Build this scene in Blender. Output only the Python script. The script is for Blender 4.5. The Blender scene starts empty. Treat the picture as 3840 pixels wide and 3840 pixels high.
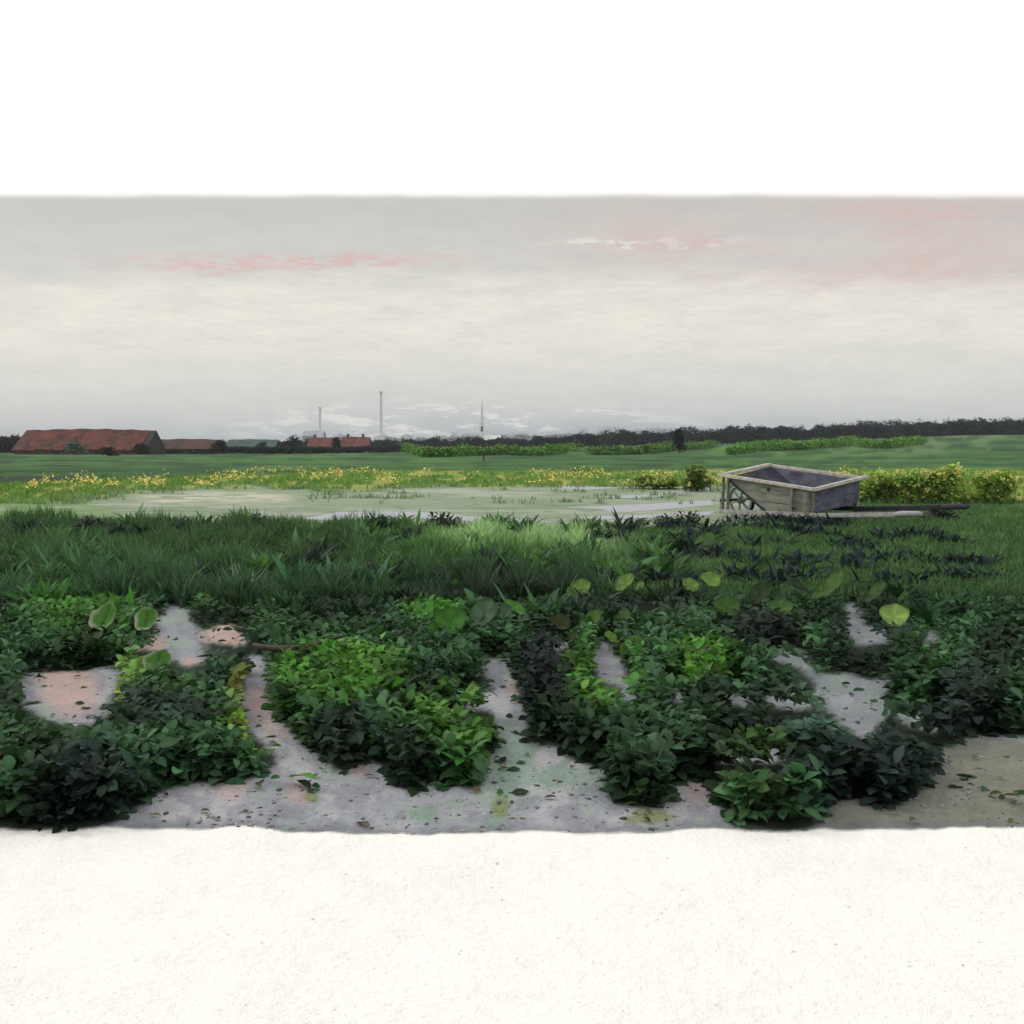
import bpy, bmesh, math, random
import numpy as np
from mathutils import Vector, Matrix

random.seed(7)
RNG = np.random.default_rng(11)
F, H, CX, HY = 1024.0, 1.2, 512.0, 446.0          # focal length in px, eye height, principal column, horizon row
SC = bpy.context.scene
COL = SC.collection

def lin(r, g, b, k=1.0):
    f = lambda c: (c/255/12.92 if c/255 <= .04045 else ((c/255+.055)/1.055)**2.4)*k
    return np.array((f(r), f(g), f(b)))

# ------------------------------------------------------------------ noise
def _hash(ix, iy, s):
    h = (ix.astype(np.int64)*374761393 + iy.astype(np.int64)*668265263 + s*1442695041) & 0x7fffffff
    h = ((h ^ (h >> 13))*1274126177) & 0x7fffffff
    return ((h ^ (h >> 16)) & 0xffff)/65535.0
def vnoise(x, y, s=0):
    x = np.asarray(x, float); y = np.asarray(y, float)
    ix = np.floor(x); iy = np.floor(y); fx = x-ix; fy = y-iy
    fx = fx*fx*(3-2*fx); fy = fy*fy*(3-2*fy)
    a = _hash(ix, iy, s); b = _hash(ix+1, iy, s); c = _hash(ix, iy+1, s); d = _hash(ix+1, iy+1, s)
    return (a*(1-fx)+b*fx)*(1-fy)+(c*(1-fx)+d*fx)*fy
def fbm(x, y, s=0, o=4):
    t = 0; amp = .5; tot = 0
    for i in range(o):
        t = t+amp*vnoise(x*2**i, y*2**i, s+i*17); tot += amp; amp *= .5
    return t/tot
def sstep(a, b, x):
    t = np.clip((np.asarray(x, float)-a)/(b-a), 0, 1); return t*t*(3-2*t)

# ------------------------------------------------------------------ terrain
ZB_X = [400, 480, 600, 720, 850, 962, 1100, 1500]
ZB_Z = [0, .25, .9, 1.8, 3.2, 4.1, 4.8, 5.5]
def terrain(x, y):
    x = np.asarray(x, float); y = np.asarray(y, float)
    yy = np.maximum(y, 1.0)
    px = CX+F*x/yy
    far = np.interp(px, ZB_X, ZB_Z)*sstep(50, 300, yy)
    near = ((fbm(x*.9, y*.9, 5, 3)-.5)*.05+(fbm(x*7, y*7, 6, 4)-.5)*.022)*sstep(14, 9, yy)*sstep(1.0, 2.0, yy)
    mid = (fbm(x*.05, y*.05, 9, 2)-.5)*.35*sstep(40, 90, yy)
    return far+near+mid
def ground_at(px, py):
    lo, hi = 1.2, 900.0
    for _ in range(50):
        m = math.sqrt(lo*hi); x = (px-CX)/F*m
        q = HY+(H-float(terrain(x, m)))*F/m
        if q > py: lo = m
        else: hi = m
    m = math.sqrt(lo*hi); x = (px-CX)/F*m
    return Vector((x, m, float(terrain(x, m))))
def proj(x, y, z):
    return CX+F*x/y, HY+(H-z)*F/y

# ------------------------------------------------------------------ where bare sand shows among the plants
SAND = [
 [(156,619),(169,601),(186,606),(194,623),(202,641),(212,661),(199,666),(186,672),(169,659),(153,649),(136,653),(131,641),(156,636)],
 [(199,631),(217,626),(229,621),(244,631),(251,646),(227,648),(207,644)],
 [(20,672),(83,672),(103,662),(129,659),(120,677),(115,699),(115,712),(88,724),(75,727),(40,722),(15,700)],
 [(248,653),(268,653),(270,671),(267,691),(276,714),(295,729),(312,749),(330,762),(330,785),(285,790),(278,756),(265,744),(250,735),(242,720),(238,699),(245,674)],
 [(95,834),(123,820),(139,805),(156,790),(194,780),(219,788),(244,783),(269,769),(285,755),(312,750),(328,765),(343,772),(357,760),(371,755),(385,765),(396,780),(415,792),(431,777),(449,787),(463,782),(474,790),(482,778),(479,765),(491,750),(496,735),(492,715),(489,691),(480,659),(508,656),(521,691),(529,712),(531,732),(534,742),(554,744),(569,755),(587,763),(608,770),(610,797),(636,805),(661,808),(666,798),(672,783),(696,778),(714,785),(720,805),(741,834)],
 [(806,834),(820,814),(832,802),(845,797),(862,800),(880,807),(903,804),(917,787),(934,773),(936,752),(953,744),(975,738),(1080,740),(1400,770),(1700,790),(1700,834)],
 [(598,651),(612,653),(620,664),(632,679),(643,690),(620,691),(617,681),(603,679),(592,669)],
 [(658,690),(684,687),(688,703),(672,699)],
 [(823,692),(845,680),(868,686),(891,682),(885,698),(883,716),(862,727),(842,718),(826,706)],
 [(772,655),(803,654),(820,670),(852,674),(856,682),(820,683),(800,668),(772,662)],
 [(722,692),(732,685),(753,694),(760,703),(736,702)],
 [(767,689),(816,694),(812,705),(789,707),(768,702)],
 [(885,709),(927,704),(914,714),(948,717),(936,730),(902,724)],
 [(844,628),(895,630),(891,640),(854,644)],
 [(437,697),(489,698),(489,708),(470,709),(443,723),(440,716),(462,705)],
 [(548,643),(570,638),(572,645),(552,651)],
 [(205,583),(232,590),(262,587),(266,593),(235,597)],
]
def _grow(p, k=1.3):
    a = np.array(p, float); c = a.mean(0)
    return [tuple(c+(q-c)*np.array((1.08, k))) for q in a]
SAND[6:] = [_grow(p, 1.55) for p in SAND[6:]]
SAND += [(-0,0)] and [[(842,603),(856,600),(862,610),(852,620),(843,614)],[(846,616),(862,612),(870,622),(858,632),(846,627)],[(922,628),(936,622),(944,636),(934,648),(922,642)],[(700,756),(735,742),(790,745),(812,756),(780,762),(730,764)],[(745,782),(790,772),(834,774),(826,784),(780,790)]]
def inpoly(px, py, poly):
    c = np.zeros(np.shape(px), bool); n = len(poly)
    for i in range(n):
        x1, y1 = poly[i]; x2, y2 = poly[i-1]
        if y1 == y2: continue
        k = ((y1 > py) != (y2 > py)) & (px < (x2-x1)*(py-y1)/(y2-y1)+x1)
        c ^= k
    return c
def warp(px, py, a=5.0, s=.09):
    return (px+(fbm(px*s, py*s, 31, 3)-.5)*2*a, py+(fbm(px*s, py*s, 77, 3)-.5)*1.2*a)
LANE = 829.0
def lane_edge(px): return LANE+(fbm(px*.02, px*0, 41, 4)-.5)*6
def sand_mask(px, py, w=5.0):
    px = np.asarray(px, float); py = np.asarray(py, float)
    wx, wy = warp(px, py, w); m = np.zeros(px.shape, bool)
    for p in SAND:
        b = np.array(p)
        if wx.size > 64:
            sel = (wx > b[:,0].min()) & (wx < b[:,0].max()) & (wy > b[:,1].min()) & (wy < b[:,1].max())
            if sel.any(): m[sel] |= inpoly(wx[sel], wy[sel], p)
        else: m |= inpoly(wx, wy, p)
    return m | (py > lane_edge(px))

def sand_soft(px, py, r=7.0):
    a = 0
    for k in range(8):
        t = k*.785+.3; q = r*(.45 if k % 2 else 1.0)
        j = (fbm(np.asarray(px)*.35, np.asarray(py)*.45, 500+k, 2)-.5)*7
        a = a+sand_mask(np.asarray(px)+q*math.cos(t)+j, np.asarray(py)+q*.6*math.sin(t)+j*.5, 5)
    return a/8
# leaf tone of the foreground, by place; near-black entries paint in shadows: (px, py, rx, ry, colour, weight)
TONES = [
 (345,695,70,38,(66,112,42),1.0),(235,592,70,24,(60,104,40),.9),(85,622,55,42,(62,106,42),.9),(450,745,48,36,(70,112,44),.9),
 (600,695,40,42,(70,116,46),1.0),(702,680,36,26,(70,116,40),.9),(905,650,30,24,(62,108,48),.8),(930,700,30,28,(64,112,60),.8),
 (252,712,18,34,(138,154,70),.9),(250,750,28,20,(112,150,50),.8),(440,618,32,22,(66,116,42),.9),(290,640,40,20,(52,86,44),.5),
 (170,715,34,26,(66,100,50),.6),(800,720,60,30,(70,100,76),.6),(830,745,60,24,(66,92,82),.7),(760,790,34,30,(80,118,56),.7),
 (60,760,40,20,(60,100,50),.5),(120,690,24,26,(104,140,62),.8),(120,780,40,24,(58,92,62),.7),
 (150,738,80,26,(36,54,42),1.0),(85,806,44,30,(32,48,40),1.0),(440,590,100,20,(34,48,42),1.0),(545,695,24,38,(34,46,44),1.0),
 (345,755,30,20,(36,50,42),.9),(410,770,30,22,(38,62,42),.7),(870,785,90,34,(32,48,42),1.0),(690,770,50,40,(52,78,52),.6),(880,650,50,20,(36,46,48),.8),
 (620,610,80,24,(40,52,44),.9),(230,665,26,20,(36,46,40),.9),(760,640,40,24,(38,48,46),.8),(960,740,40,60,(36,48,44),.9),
]
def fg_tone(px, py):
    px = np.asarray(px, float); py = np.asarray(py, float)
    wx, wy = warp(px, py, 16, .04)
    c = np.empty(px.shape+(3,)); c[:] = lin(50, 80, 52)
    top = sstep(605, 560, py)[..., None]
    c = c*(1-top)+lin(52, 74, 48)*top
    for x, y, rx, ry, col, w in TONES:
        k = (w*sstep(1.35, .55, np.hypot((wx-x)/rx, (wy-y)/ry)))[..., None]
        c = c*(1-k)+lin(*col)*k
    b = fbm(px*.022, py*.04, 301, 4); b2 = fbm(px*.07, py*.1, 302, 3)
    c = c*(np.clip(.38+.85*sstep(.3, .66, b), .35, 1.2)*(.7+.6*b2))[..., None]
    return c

# ------------------------------------------------------------------ mesh and object helpers
def mesh_np(name, V, Fq, C=None, mat=None, smooth=False):
    V = np.asarray(V, np.float32); Fq = np.asarray(Fq, np.int32); k = Fq.shape[1]
    me = bpy.data.meshes.new(name)
    me.vertices.add(len(V)); me.vertices.foreach_set('co', V.ravel())
    me.loops.add(Fq.size); me.loops.foreach_set('vertex_index', Fq.ravel())
    me.polygons.add(len(Fq)); me.polygons.foreach_set('loop_start', np.arange(0, Fq.size, k, dtype=np.int32))
    if smooth: me.polygons.foreach_set('use_smooth', np.ones(len(Fq), bool))
    me.update(calc_edges=True)
    if C is not None:
        a = me.color_attributes.new('col', 'FLOAT_COLOR', 'POINT')
        cc = np.ones((len(V), 4), np.float32); cc[:, :3] = C
        a.data.foreach_set('color', cc.ravel())
    if mat: me.materials.append(mat)
    return me
def link(name, me, parent=None, loc=None):
    o = bpy.data.objects.new(name, me); COL.objects.link(o)
    if parent: o.parent = parent
    if loc is not None: o.location = loc
    return o
def tag(o, label=None, cat=None, group=None, kind=None):
    if label: o['label'] = label
    if cat: o['category'] = cat
    if group: o['group'] = group
    if kind: o['kind'] = kind
    return o
def empty(name, loc, label, cat, group=None, rz=0):
    o = bpy.data.objects.new(name, None); COL.objects.link(o); o.location = loc; o.rotation_euler.z = rz
    o.empty_display_size = .1
    return tag(o, label, cat, group)
def part(name, bm, mat, parent, loc=None, smooth=False):
    me = bpy.data.meshes.new(name); bm.normal_update()
    if smooth:
        for f in bm.faces: f.smooth = True
    bm.to_mesh(me); bm.free(); me.materials.append(mat)
    return link(name, me, parent, loc)
def box(bm, c, s, rz=0, bev=0):
    r = bmesh.ops.create_cube(bm, size=1, matrix=Matrix.Translation(c) @ Matrix.Rotation(rz, 4, 'Z') @ Matrix.Diagonal((*s, 1)))
    if bev:
        es = list({e for v in r['verts'] for e in v.link_edges})
        bmesh.ops.bevel(bm, geom=es, offset=bev, segments=2, affect='EDGES', profile=.6)
def beam(bm, p0, p1, w, h, up=(0,0,1), bev=.006, wob=0):
    p0 = Vector(p0); p1 = Vector(p1); d = p1-p0; L = d.length; d.normalize()
    s = d.cross(Vector(up)).normalized(); u = s.cross(d)
    M = Matrix((( s.x, d.x, u.x, (p0.x+p1.x)/2), (s.y, d.y, u.y, (p0.y+p1.y)/2), (s.z, d.z, u.z, (p0.z+p1.z)/2), (0,0,0,1)))
    r = bmesh.ops.create_cube(bm, size=1, matrix=M @ Matrix.Diagonal((w, L, h, 1)))
    if bev:
        es = list({e for v in r['verts'] for e in v.link_edges})
        bmesh.ops.bevel(bm, geom=es, offset=bev, segments=2, affect='EDGES')
def tube(bm, pts, rad, n=8, cap=True):
    pts = [Vector(p) for p in pts]; rings = []
    for i, p in enumerate(pts):
        d = (pts[min(i+1, len(pts)-1)]-pts[max(i-1, 0)]).normalized()
        a = d.cross(Vector((.13,.31,.94))).normalized(); b = d.cross(a)
        r = rad[i] if hasattr(rad, '__len__') else rad
        rings.append([bm.verts.new(p+a*(r*math.cos(t))+b*(r*math.sin(t))) for t in [2*math.pi*k/n for k in range(n)]])
    for q, w in zip(rings, rings[1:]):
        for k in range(n): bm.faces.new((q[k], q[(k+1)%n], w[(k+1)%n], w[k]))
    if cap: bm.faces.new(rings[0][::-1]); bm.faces.new(rings[-1])
def slab(bm, pts, off):
    a = [bm.verts.new(Vector(p)) for p in pts]; b = [bm.verts.new(Vector(p)+Vector(off)) for p in pts]; n = len(a)
    bm.faces.new(a); bm.faces.new(b[::-1])
    for i in range(n): bm.faces.new((a[i-1], a[i], b[i], b[i-1]))
    bmesh.ops.recalc_face_normals(bm, faces=bm.faces[:])

# leaves: a batch of curved, folded blades
PROF = {'ovate':[.12,.75,1.0,.72,.06], 'round':[.35,.95,1.0,.9,.35], 'lance':[.25,.8,.75,.45,.03], 'blade':[.8,1.0,.03], 'small':[.2,1.0,.1]}
def leaves(pos, yaw, pitch, L, W, curl, col, prof='ovate', fold=.25, wave=.0):
    pr = np.array(PROF[prof]); k = len(pr); N = len(pos)
    yaw, pitch, L, W, curl = [np.broadcast_to(np.asarray(a, float), (N,)) for a in (yaw, pitch, L, W, curl)]
    p = np.array(pos, float).copy(); ang = pitch.copy(); rows = []
    side = np.stack([-np.sin(yaw), np.cos(yaw), np.zeros(N)], 1)
    tw = RNG.normal(0, .35, N)
    for i in range(k):
        fwd = np.stack([np.cos(yaw)*np.cos(ang), np.sin(yaw)*np.cos(ang), np.sin(ang)], 1)
        nrm = np.stack([-np.cos(yaw)*np.sin(ang), -np.sin(yaw)*np.sin(ang), np.cos(ang)], 1)
        sd = side*np.cos(tw)[:,None]+nrm*np.sin(tw)[:,None]; nn = nrm*np.cos(tw)[:,None]-side*np.sin(tw)[:,None]
        hw = (W*pr[i]*.5)[:,None]
        wv = RNG.normal(0, wave, (N,2,1))*hw[:,None,:] if wave else np.zeros((N,2,1))
        rows += [p-sd*hw+nn*(hw*fold+wv[:,0]), p.copy(), p+sd*hw+nn*(hw*fold+wv[:,1])]
        p = p+fwd*(L/(k-1))[:,None]; ang = ang-curl/(k-1)
    V = np.stack(rows, 1).reshape(-1, 3)
    base = (np.arange(N)*3*k)[:,None,None]
    q = []
    for i in range(k-1):
        for j in (0, 1): q.append((3*i+j, 3*i+j+1, 3*i+3+j+1, 3*i+3+j))
    Fq = (base+np.array(q)[None]).reshape(-1, 4)
    C = np.repeat(np.asarray(col), 3*k, 0)
    rib = np.tile(np.array([0,1,0]*k), N)[:,None]
    C = C*(1+.25*rib)
    return V, Fq, C
def merge(parts):
    V = []; Fq = []; C = []; n = 0
    for v, f, c in parts: V.append(v); Fq.append(f+n); C.append(c); n += len(v)
    return np.concatenate(V), np.concatenate(Fq), np.concatenate(C)
def vary(col, N, a=.18):
    b = np.asarray(col)[None]*np.ones((N,1)) if np.ndim(col) == 1 else np.asarray(col)
    k = np.exp(RNG.normal(0, a, (N,1))); h = 1+RNG.normal(0, .08, (N,3))
    return np.clip(b*k*h, .004, .8)

# ------------------------------------------------------------------ materials
class NT:
    def __init__(s, tree): s.t = tree; s.l = tree.links
    def n(s, typ, **kw):
        o = s.t.nodes.new(typ)
        for k, v in kw.items(): setattr(o, k, v)
        return o
    def put(s, sock, v):
        if isinstance(v, bpy.types.NodeSocket): s.l.new(v, sock)
        elif v is not None: sock.default_value = v
    def m(s, op, a, b=None, c=None, clamp=False):
        o = s.n('ShaderNodeMath', operation=op, use_clamp=clamp)
        for i, v in enumerate((a, b, c)): s.put(o.inputs[i], v)
        return o.outputs[0]
    def mix(s, f, a, b, mode='MIX'):
        o = s.n('ShaderNodeMix', data_type='RGBA', blend_type=mode)
        s.put(o.inputs[0], f); s.put(o.inputs[6], a); s.put(o.inputs[7], b)
        return o.outputs[2]
    def noise(s, vec, scale, detail=4, rough=.6, dist=0):
        o = s.n('ShaderNodeTexNoise'); s.put(o.inputs['Vector'], vec)
        o.inputs['Scale'].default_value = scale; o.inputs['Detail'].default_value = detail
        o.inputs['Roughness'].default_value = rough; o.inputs['Distortion'].default_value = dist
        return o.outputs['Fac']
    def mr(s, v, a, b, c, d, smooth=True):
        o = s.n('ShaderNodeMapRange', interpolation_type='SMOOTHSTEP' if smooth else 'LINEAR')
        for i, q in enumerate((v, a, b, c, d)): s.put(o.inputs[i], q)
        return o.outputs[0]
    def vec(s, x, y, z):
        o = s.n('ShaderNodeCombineXYZ')
        for i, q in enumerate((x, y, z)): s.put(o.inputs[i], q)
        return o.outputs[0]
def rgba(c): return (float(c[0]), float(c[1]), float(c[2]), 1.0)
def new_mat(name):
    m = bpy.data.materials.new(name); m.use_nodes = True; m.node_tree.nodes.clear()
    return m, NT(m.node_tree)
def finish(g, shader): g.l.new(shader, g.n('ShaderNodeOutputMaterial').inputs[0])
def bsdf(g, col, rough=.8, bump=None, bs=.3, bd=.02, spec=.3):
    b = g.n('ShaderNodeBsdfPrincipled'); g.put(b.inputs['Base Color'], col); g.put(b.inputs['Roughness'], rough)
    b.inputs['Specular IOR Level'].default_value = spec
    if bump is not None:
        u = g.n('ShaderNodeBump'); u.inputs['Strength'].default_value = bs; u.inputs['Distance'].default_value = bd
        g.put(u.inputs['Height'], bump); g.l.new(u.outputs[0], b.inputs['Normal'])
    return b.outputs[0]
def leaf_mat(name, rough=.5, trans=.28, tint=(1.0,1.1,.7,1)):
    m, g = new_mat(name)
    a = g.n('ShaderNodeVertexColor', layer_name='col').outputs[0]
    oi = g.n('ShaderNodeObjectInfo')
    c = g.mix(1.0, a, oi.outputs['Color'], 'MULTIPLY')
    gp = g.n('ShaderNodeNewGeometry').outputs['Position']
    nz = g.noise(gp, 9, 4)
    c = g.mix(1.0, c, g.mix(nz, (.62,.62,.62,1), (1.38,1.38,1.3,1)), 'MULTIPLY')
    b = bsdf(g, c, rough+.15, spec=.14)
    t = g.n('ShaderNodeBsdfTranslucent'); g.put(t.inputs[0], g.mix(1.0, c, tint, 'MULTIPLY'))
    x = g.n('ShaderNodeMixShader'); x.inputs[0].default_value = trans
    g.l.new(b, x.inputs[1]); g.l.new(t.outputs[0], x.inputs[2]); finish(g, x.outputs[0])
    return m
def plain(name, a, b, scale=6, rough=.85, stretch=(1,1,1), bs=.3, bd=.01, spec=.25, coord='Object', fine=60):
    m, g = new_mat(name)
    tc = g.n('ShaderNodeTexCoord').outputs[coord]
    mp = g.n('ShaderNodeMapping'); mp.inputs['Scale'].default_value = stretch; g.l.new(tc, mp.inputs[0])
    n1 = g.noise(mp.outputs[0], scale, 6, .65); n2 = g.noise(mp.outputs[0], fine, 3, .6)
    f = g.mr(g.m('ADD', g.m('MULTIPLY', n1, .7), g.m('MULTIPLY', n2, .3)), .35, .65, 0, 1)
    finish(g, bsdf(g, g.mix(f, rgba(a), rgba(b)), rough, g.m('ADD', n1, g.m('MULTIPLY', n2, .4)), bs, bd, spec))
    return m
LEAF = leaf_mat('leaf'); LEAF_FAR = leaf_mat('far foliage', .85, .05); PETAL = leaf_mat('petal', .7, .25, (1,1,1,1))
STEM = plain('stem', lin(70,84,44), lin(104,110,64), 20)
BARK = plain('bark', lin(46,40,36), lin(84,76,66), 9, stretch=(1,1,.2), bs=.6)
WOOD = plain('weathered olive wood', lin(102,105,92), lin(142,143,128), 3, stretch=(1,1,6), bs=.5, bd=.012)
RIM = plain('pale worn wood', lin(150,149,144), lin(204,194,180), 5, stretch=(2,2,2), bs=.5, bd=.01)
GREYW = plain('grey weathered wood', lin(128,130,126), lin(172,172,168), 5, stretch=(2,2,3), bs=.5)
SLATE = plain('shaded blue grey wood', lin(62,64,78), lin(112,113,128), 3, stretch=(1,1,2), bs=.4)  # the end board's shaded side is put into this wood colour
INNER = plain('dark blue grey wood', lin(34,35,42), lin(66,67,78), 3, stretch=(1,1,2), bs=.4)  # dark tone for the tray inside and the far shaft
STRUT = plain('dark iron strap', lin(34,42,46), lin(56,64,66), 8)
def tile_mat(name, a, b, sc):
    m, g = new_mat(name)
    tc = g.n('ShaderNodeTexCoord').outputs['Object']
    w = g.n('ShaderNodeTexWave', wave_type='BANDS', bands_direction='Z'); g.l.new(tc, w.inputs[0]); w.inputs['Scale'].default_value = sc; w.inputs['Distortion'].default_value = .6
    mp = g.n('ShaderNodeMapping'); mp.inputs['Scale'].default_value = (1,1,.25); g.l.new(tc, mp.inputs[0])
    n = g.noise(mp.outputs[0], .9, 7, .72); n2 = g.noise(tc, 6, 3)
    f = g.mr(g.m('ADD', g.m('MULTIPLY', n, .8), g.m('MULTIPLY', n2, .2)), .36, .64, 0, 1)
    finish(g, bsdf(g, g.mix(f, rgba(a), rgba(b)), .85, g.m('ADD', w.outputs['Fac'], n), .6, .05))
    return m
TILE = tile_mat('red brown roof tiles', lin(34,26,25), lin(112,57,44), 3)
TILE2 = tile_mat('dull red roof tiles', lin(70,46,42), lin(118,68,58), 3)
THATCH = tile_mat('dark brown thatch', lin(46,38,36), lin(88,58,50), 2)
TEAL = plain('dull teal roof sheet', lin(48,68,66), lin(72,94,88), 1.2, stretch=(1,1,.3))
BRICK = plain('dark brick wall', lin(58,46,44), lin(112,70,60), 2.2)
TAR = plain('tarred boards', lin(34,32,34), lin(58,54,54), 3, stretch=(1,1,.2))
PALE = plain('pale grey render', lin(206,208,206), lin(230,230,226), .6)
GREYB = plain('haze pale stone', lin(196,199,200), lin(222,223,221), .5)  # lightened toward the sky so the far stacks and spire look hazed
FARW = plain('dim grey wall', lin(132,136,140), lin(160,162,164), .5)
GLASS = plain('dim window glass', lin(50,56,62), lin(84,90,96), 2, .25)

# ------------------------------------------------------------------ ground
def bands(px, py):
    """albedo of the ground by place"""
    px = np.asarray(px, float); py = np.asarray(py, float)
    n1 = fbm(px*.012, py*.16, 3, 4); n2 = fbm(px*.05, py*.35, 8, 4); n3 = fbm(px*.15, py*.3, 14, 3)
    c = np.empty(px.shape+(3,)); c[:] = lin(64, 96, 56)
    def lay(k, col):
        nonlocal c
        k = np.clip(k, 0, 1)[..., None]; c = c*(1-k)+np.asarray(col)*k
    lay(sstep(.42, .62, n1), lin(76, 110, 60)); lay(sstep(.55, .4, n2)*.7, lin(52, 78, 54))
    n6 = fbm(px*.02, py*1.1, 33, 4); lay(sstep(476, 470, py)*sstep(.5, .64, n6)*.55, lin(84, 116, 66)); lay(sstep(476, 470, py)*sstep(.48, .36, n6)*.6, lin(44, 70, 50)); lay(sstep(4, 0, np.abs(py-471))*sstep(.3,.5,n2)*.5, lin(46, 70, 54))
    lay(sstep(451, 446, py)*.8, lin(66, 84, 62))
    lay(sstep(130, 100, px+n2*40)*sstep(474, 477, py)*sstep(488, 484, py), lin(54, 68, 58))
    lay(sstep(700, 740, px)*sstep(448, 452, py)*sstep(461, 456, py)*sstep(.6, .68, n2)*.5, lin(112, 124, 92))
    # yellow-green strip
    top = np.interp(px, [0,120,200,340,512,640,720,860,962,1024], [484,482,476,471,470,471,470,470,468,468])+(n1-.5)*7
    bot = np.interp(px, [0,60,130,200,260,330,450,520,620,700,760,870,962,1024], [505,502,494,490,488,492,488,489,487,488,494,500,502,502])+(n2-.5)*7
    strip = sstep(-1.5, 1.5, py-top)*sstep(-1.5, 1.5, bot-py)
    lay(strip, lin(106, 136, 66)); lay(strip*sstep(.48, .62, n2)*.8, lin(150, 150, 78)); lay(strip*sstep(.5, .36, n3)*.6, lin(78, 112, 58))
    # pale track
    tb = np.interp(px, [0,60,200,400,560,700,760], [520,520,524,526,530,531,526])+(n2-.5)*5
    n4 = fbm(px*.008, py*.55, 25, 5); n5 = fbm(px*.03, py*.9, 27, 4)
    trk = sstep(-3.5, 2.5, py-bot+(n5-.5)*9)*sstep(-2.5, 2.5, tb-py+(n5-.5)*8)*sstep(800, 745, px+(n2-.5)*30)
    lay(trk, lin(142, 154, 132)); lay(trk*sstep(.42, .6, n4)*.75, lin(124, 140, 114)); lay(trk*sstep(.55, .66, n4)*.7, lin(168, 172, 162)); lay(trk*sstep(.58, .7, n5)*.6, lin(108, 130, 94))
    lay(trk*sstep(8, 0, np.abs(py-(498+(n1-.5)*8)))*sstep(120, 170, px)*sstep(312, 270, px)*sstep(.36, .5, n5), lin(190, 186, 168))
    lay(trk*sstep(150, 60, px)*sstep(.3,.5,n5)*.8, lin(112, 140, 86))
    lay(sstep(860, 930, px)*sstep(504, 509, py)*sstep(524, 516, py)*.8, lin(150, 152, 142))
    # meadow round the wheelbarrow
    low = 26*sstep(560, 640, px)
    mead = sstep(0, 3, py-np.where(px < 760, tb, bot))*sstep(600, 570, py-low+(n2-.5)*20)
    lay(mead, lin(72, 102, 60)); lay(mead*sstep(.46, .6, n2)*.7, lin(94, 122, 72)); lay(mead*sstep(.5, .38, n3)*.6, lin(62, 88, 54))
    sage = sstep(120, 60, np.abs(px-530))*sstep(530, 536, py)*sstep(566, 552, py+(n2-.5)*16)
    lay(sage*.8, lin(140, 160, 118))
    lft = sstep(430, 330, px+(n2-.5)*80)*sstep(0, 8, py-tb)*sstep(600, 580, py)
    lay(lft*.7, lin(64, 82, 56))
    # soil under the foreground plants, kept dark to stand for shade in the gaps
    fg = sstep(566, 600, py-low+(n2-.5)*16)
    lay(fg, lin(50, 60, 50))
    ss = sand_soft(px, py, 8); s = sstep(.2, .85, ss)*sstep(575, 580, py)
    sn = fbm(px*.018, py*.03, 51, 4); sp = fbm(px*.07, py*.09, 61, 4)
    sc = lin(152, 154, 162)*np.ones(px.shape+(1,))
    def on(k, col):
        nonlocal sc
        k = np.clip(k, 0, 1)[..., None]; sc = sc*(1-k)+np.asarray(col)*k
    on(sstep(.45, .62, sn)*.8, lin(176, 175, 180)); on(sstep(.5, .38, sp)*.6, lin(132, 134, 142)); on(sstep(.55, .65, sp)*sstep(.5, .42, sn)*.7, lin(148, 164, 150))
    for x, y, r, k in ((225,634,30,1.),(72,690,34,.9),(60,680,30,.9),(150,648,20,.9),(192,668,14,.9),(258,700,18,.7),(275,722,20,.6),(520,690,18,.7),(230,782,26,.6),(300,792,18,.6),(700,785,24,.5),(360,765,14,.5)):
        on(k*sstep(1.1, .4, np.hypot(px-x, py-y)/r), lin(184, 160, 156))
    for x, y, rx, ry in ((512,760,34,40),(560,775,50,18),(500,800,14,40),(420,810,20,10)):
        on(.75*sstep(1.2, .3, np.hypot((px-x)/rx, (py-y)/ry)+(sp-.5)), lin(128, 152, 136))
    on(sstep(790, 820, px)*sstep(735, 750, py), lin(120, 122, 112)*(.8+.5*sp[..., None]))
    for x, y, rx, ry in ((655,815,34,9),(500,802,10,12),(312,796,9,6)):
        on(.8*sstep(1.0, .5, np.hypot((px-x)/rx, (py-y)/ry)+(sp-.5)*1.4), lin(124, 132, 82))
    on(sstep(.98, .5, ss)*sstep(.38, .56, fbm(px*.06, py*.08, 66, 3))*sstep(829, 822, py)*.8, lin(92, 112, 92))
    on(sstep(720, 760, px)*sstep(735, 715, py)*.45, lin(112, 124, 126))
    on(sstep(818, 828, py)*.55, lin(108, 110, 118))
    lane = sstep(-1.2, 1.5, py-lane_edge(px))
    on(lane, lin(252, 250, 243)*(.95+.08*sp[..., None])*(.97+.05*sn[..., None]))
    c = c*(1-s[..., None])+sc*s[..., None]
    return c

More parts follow.
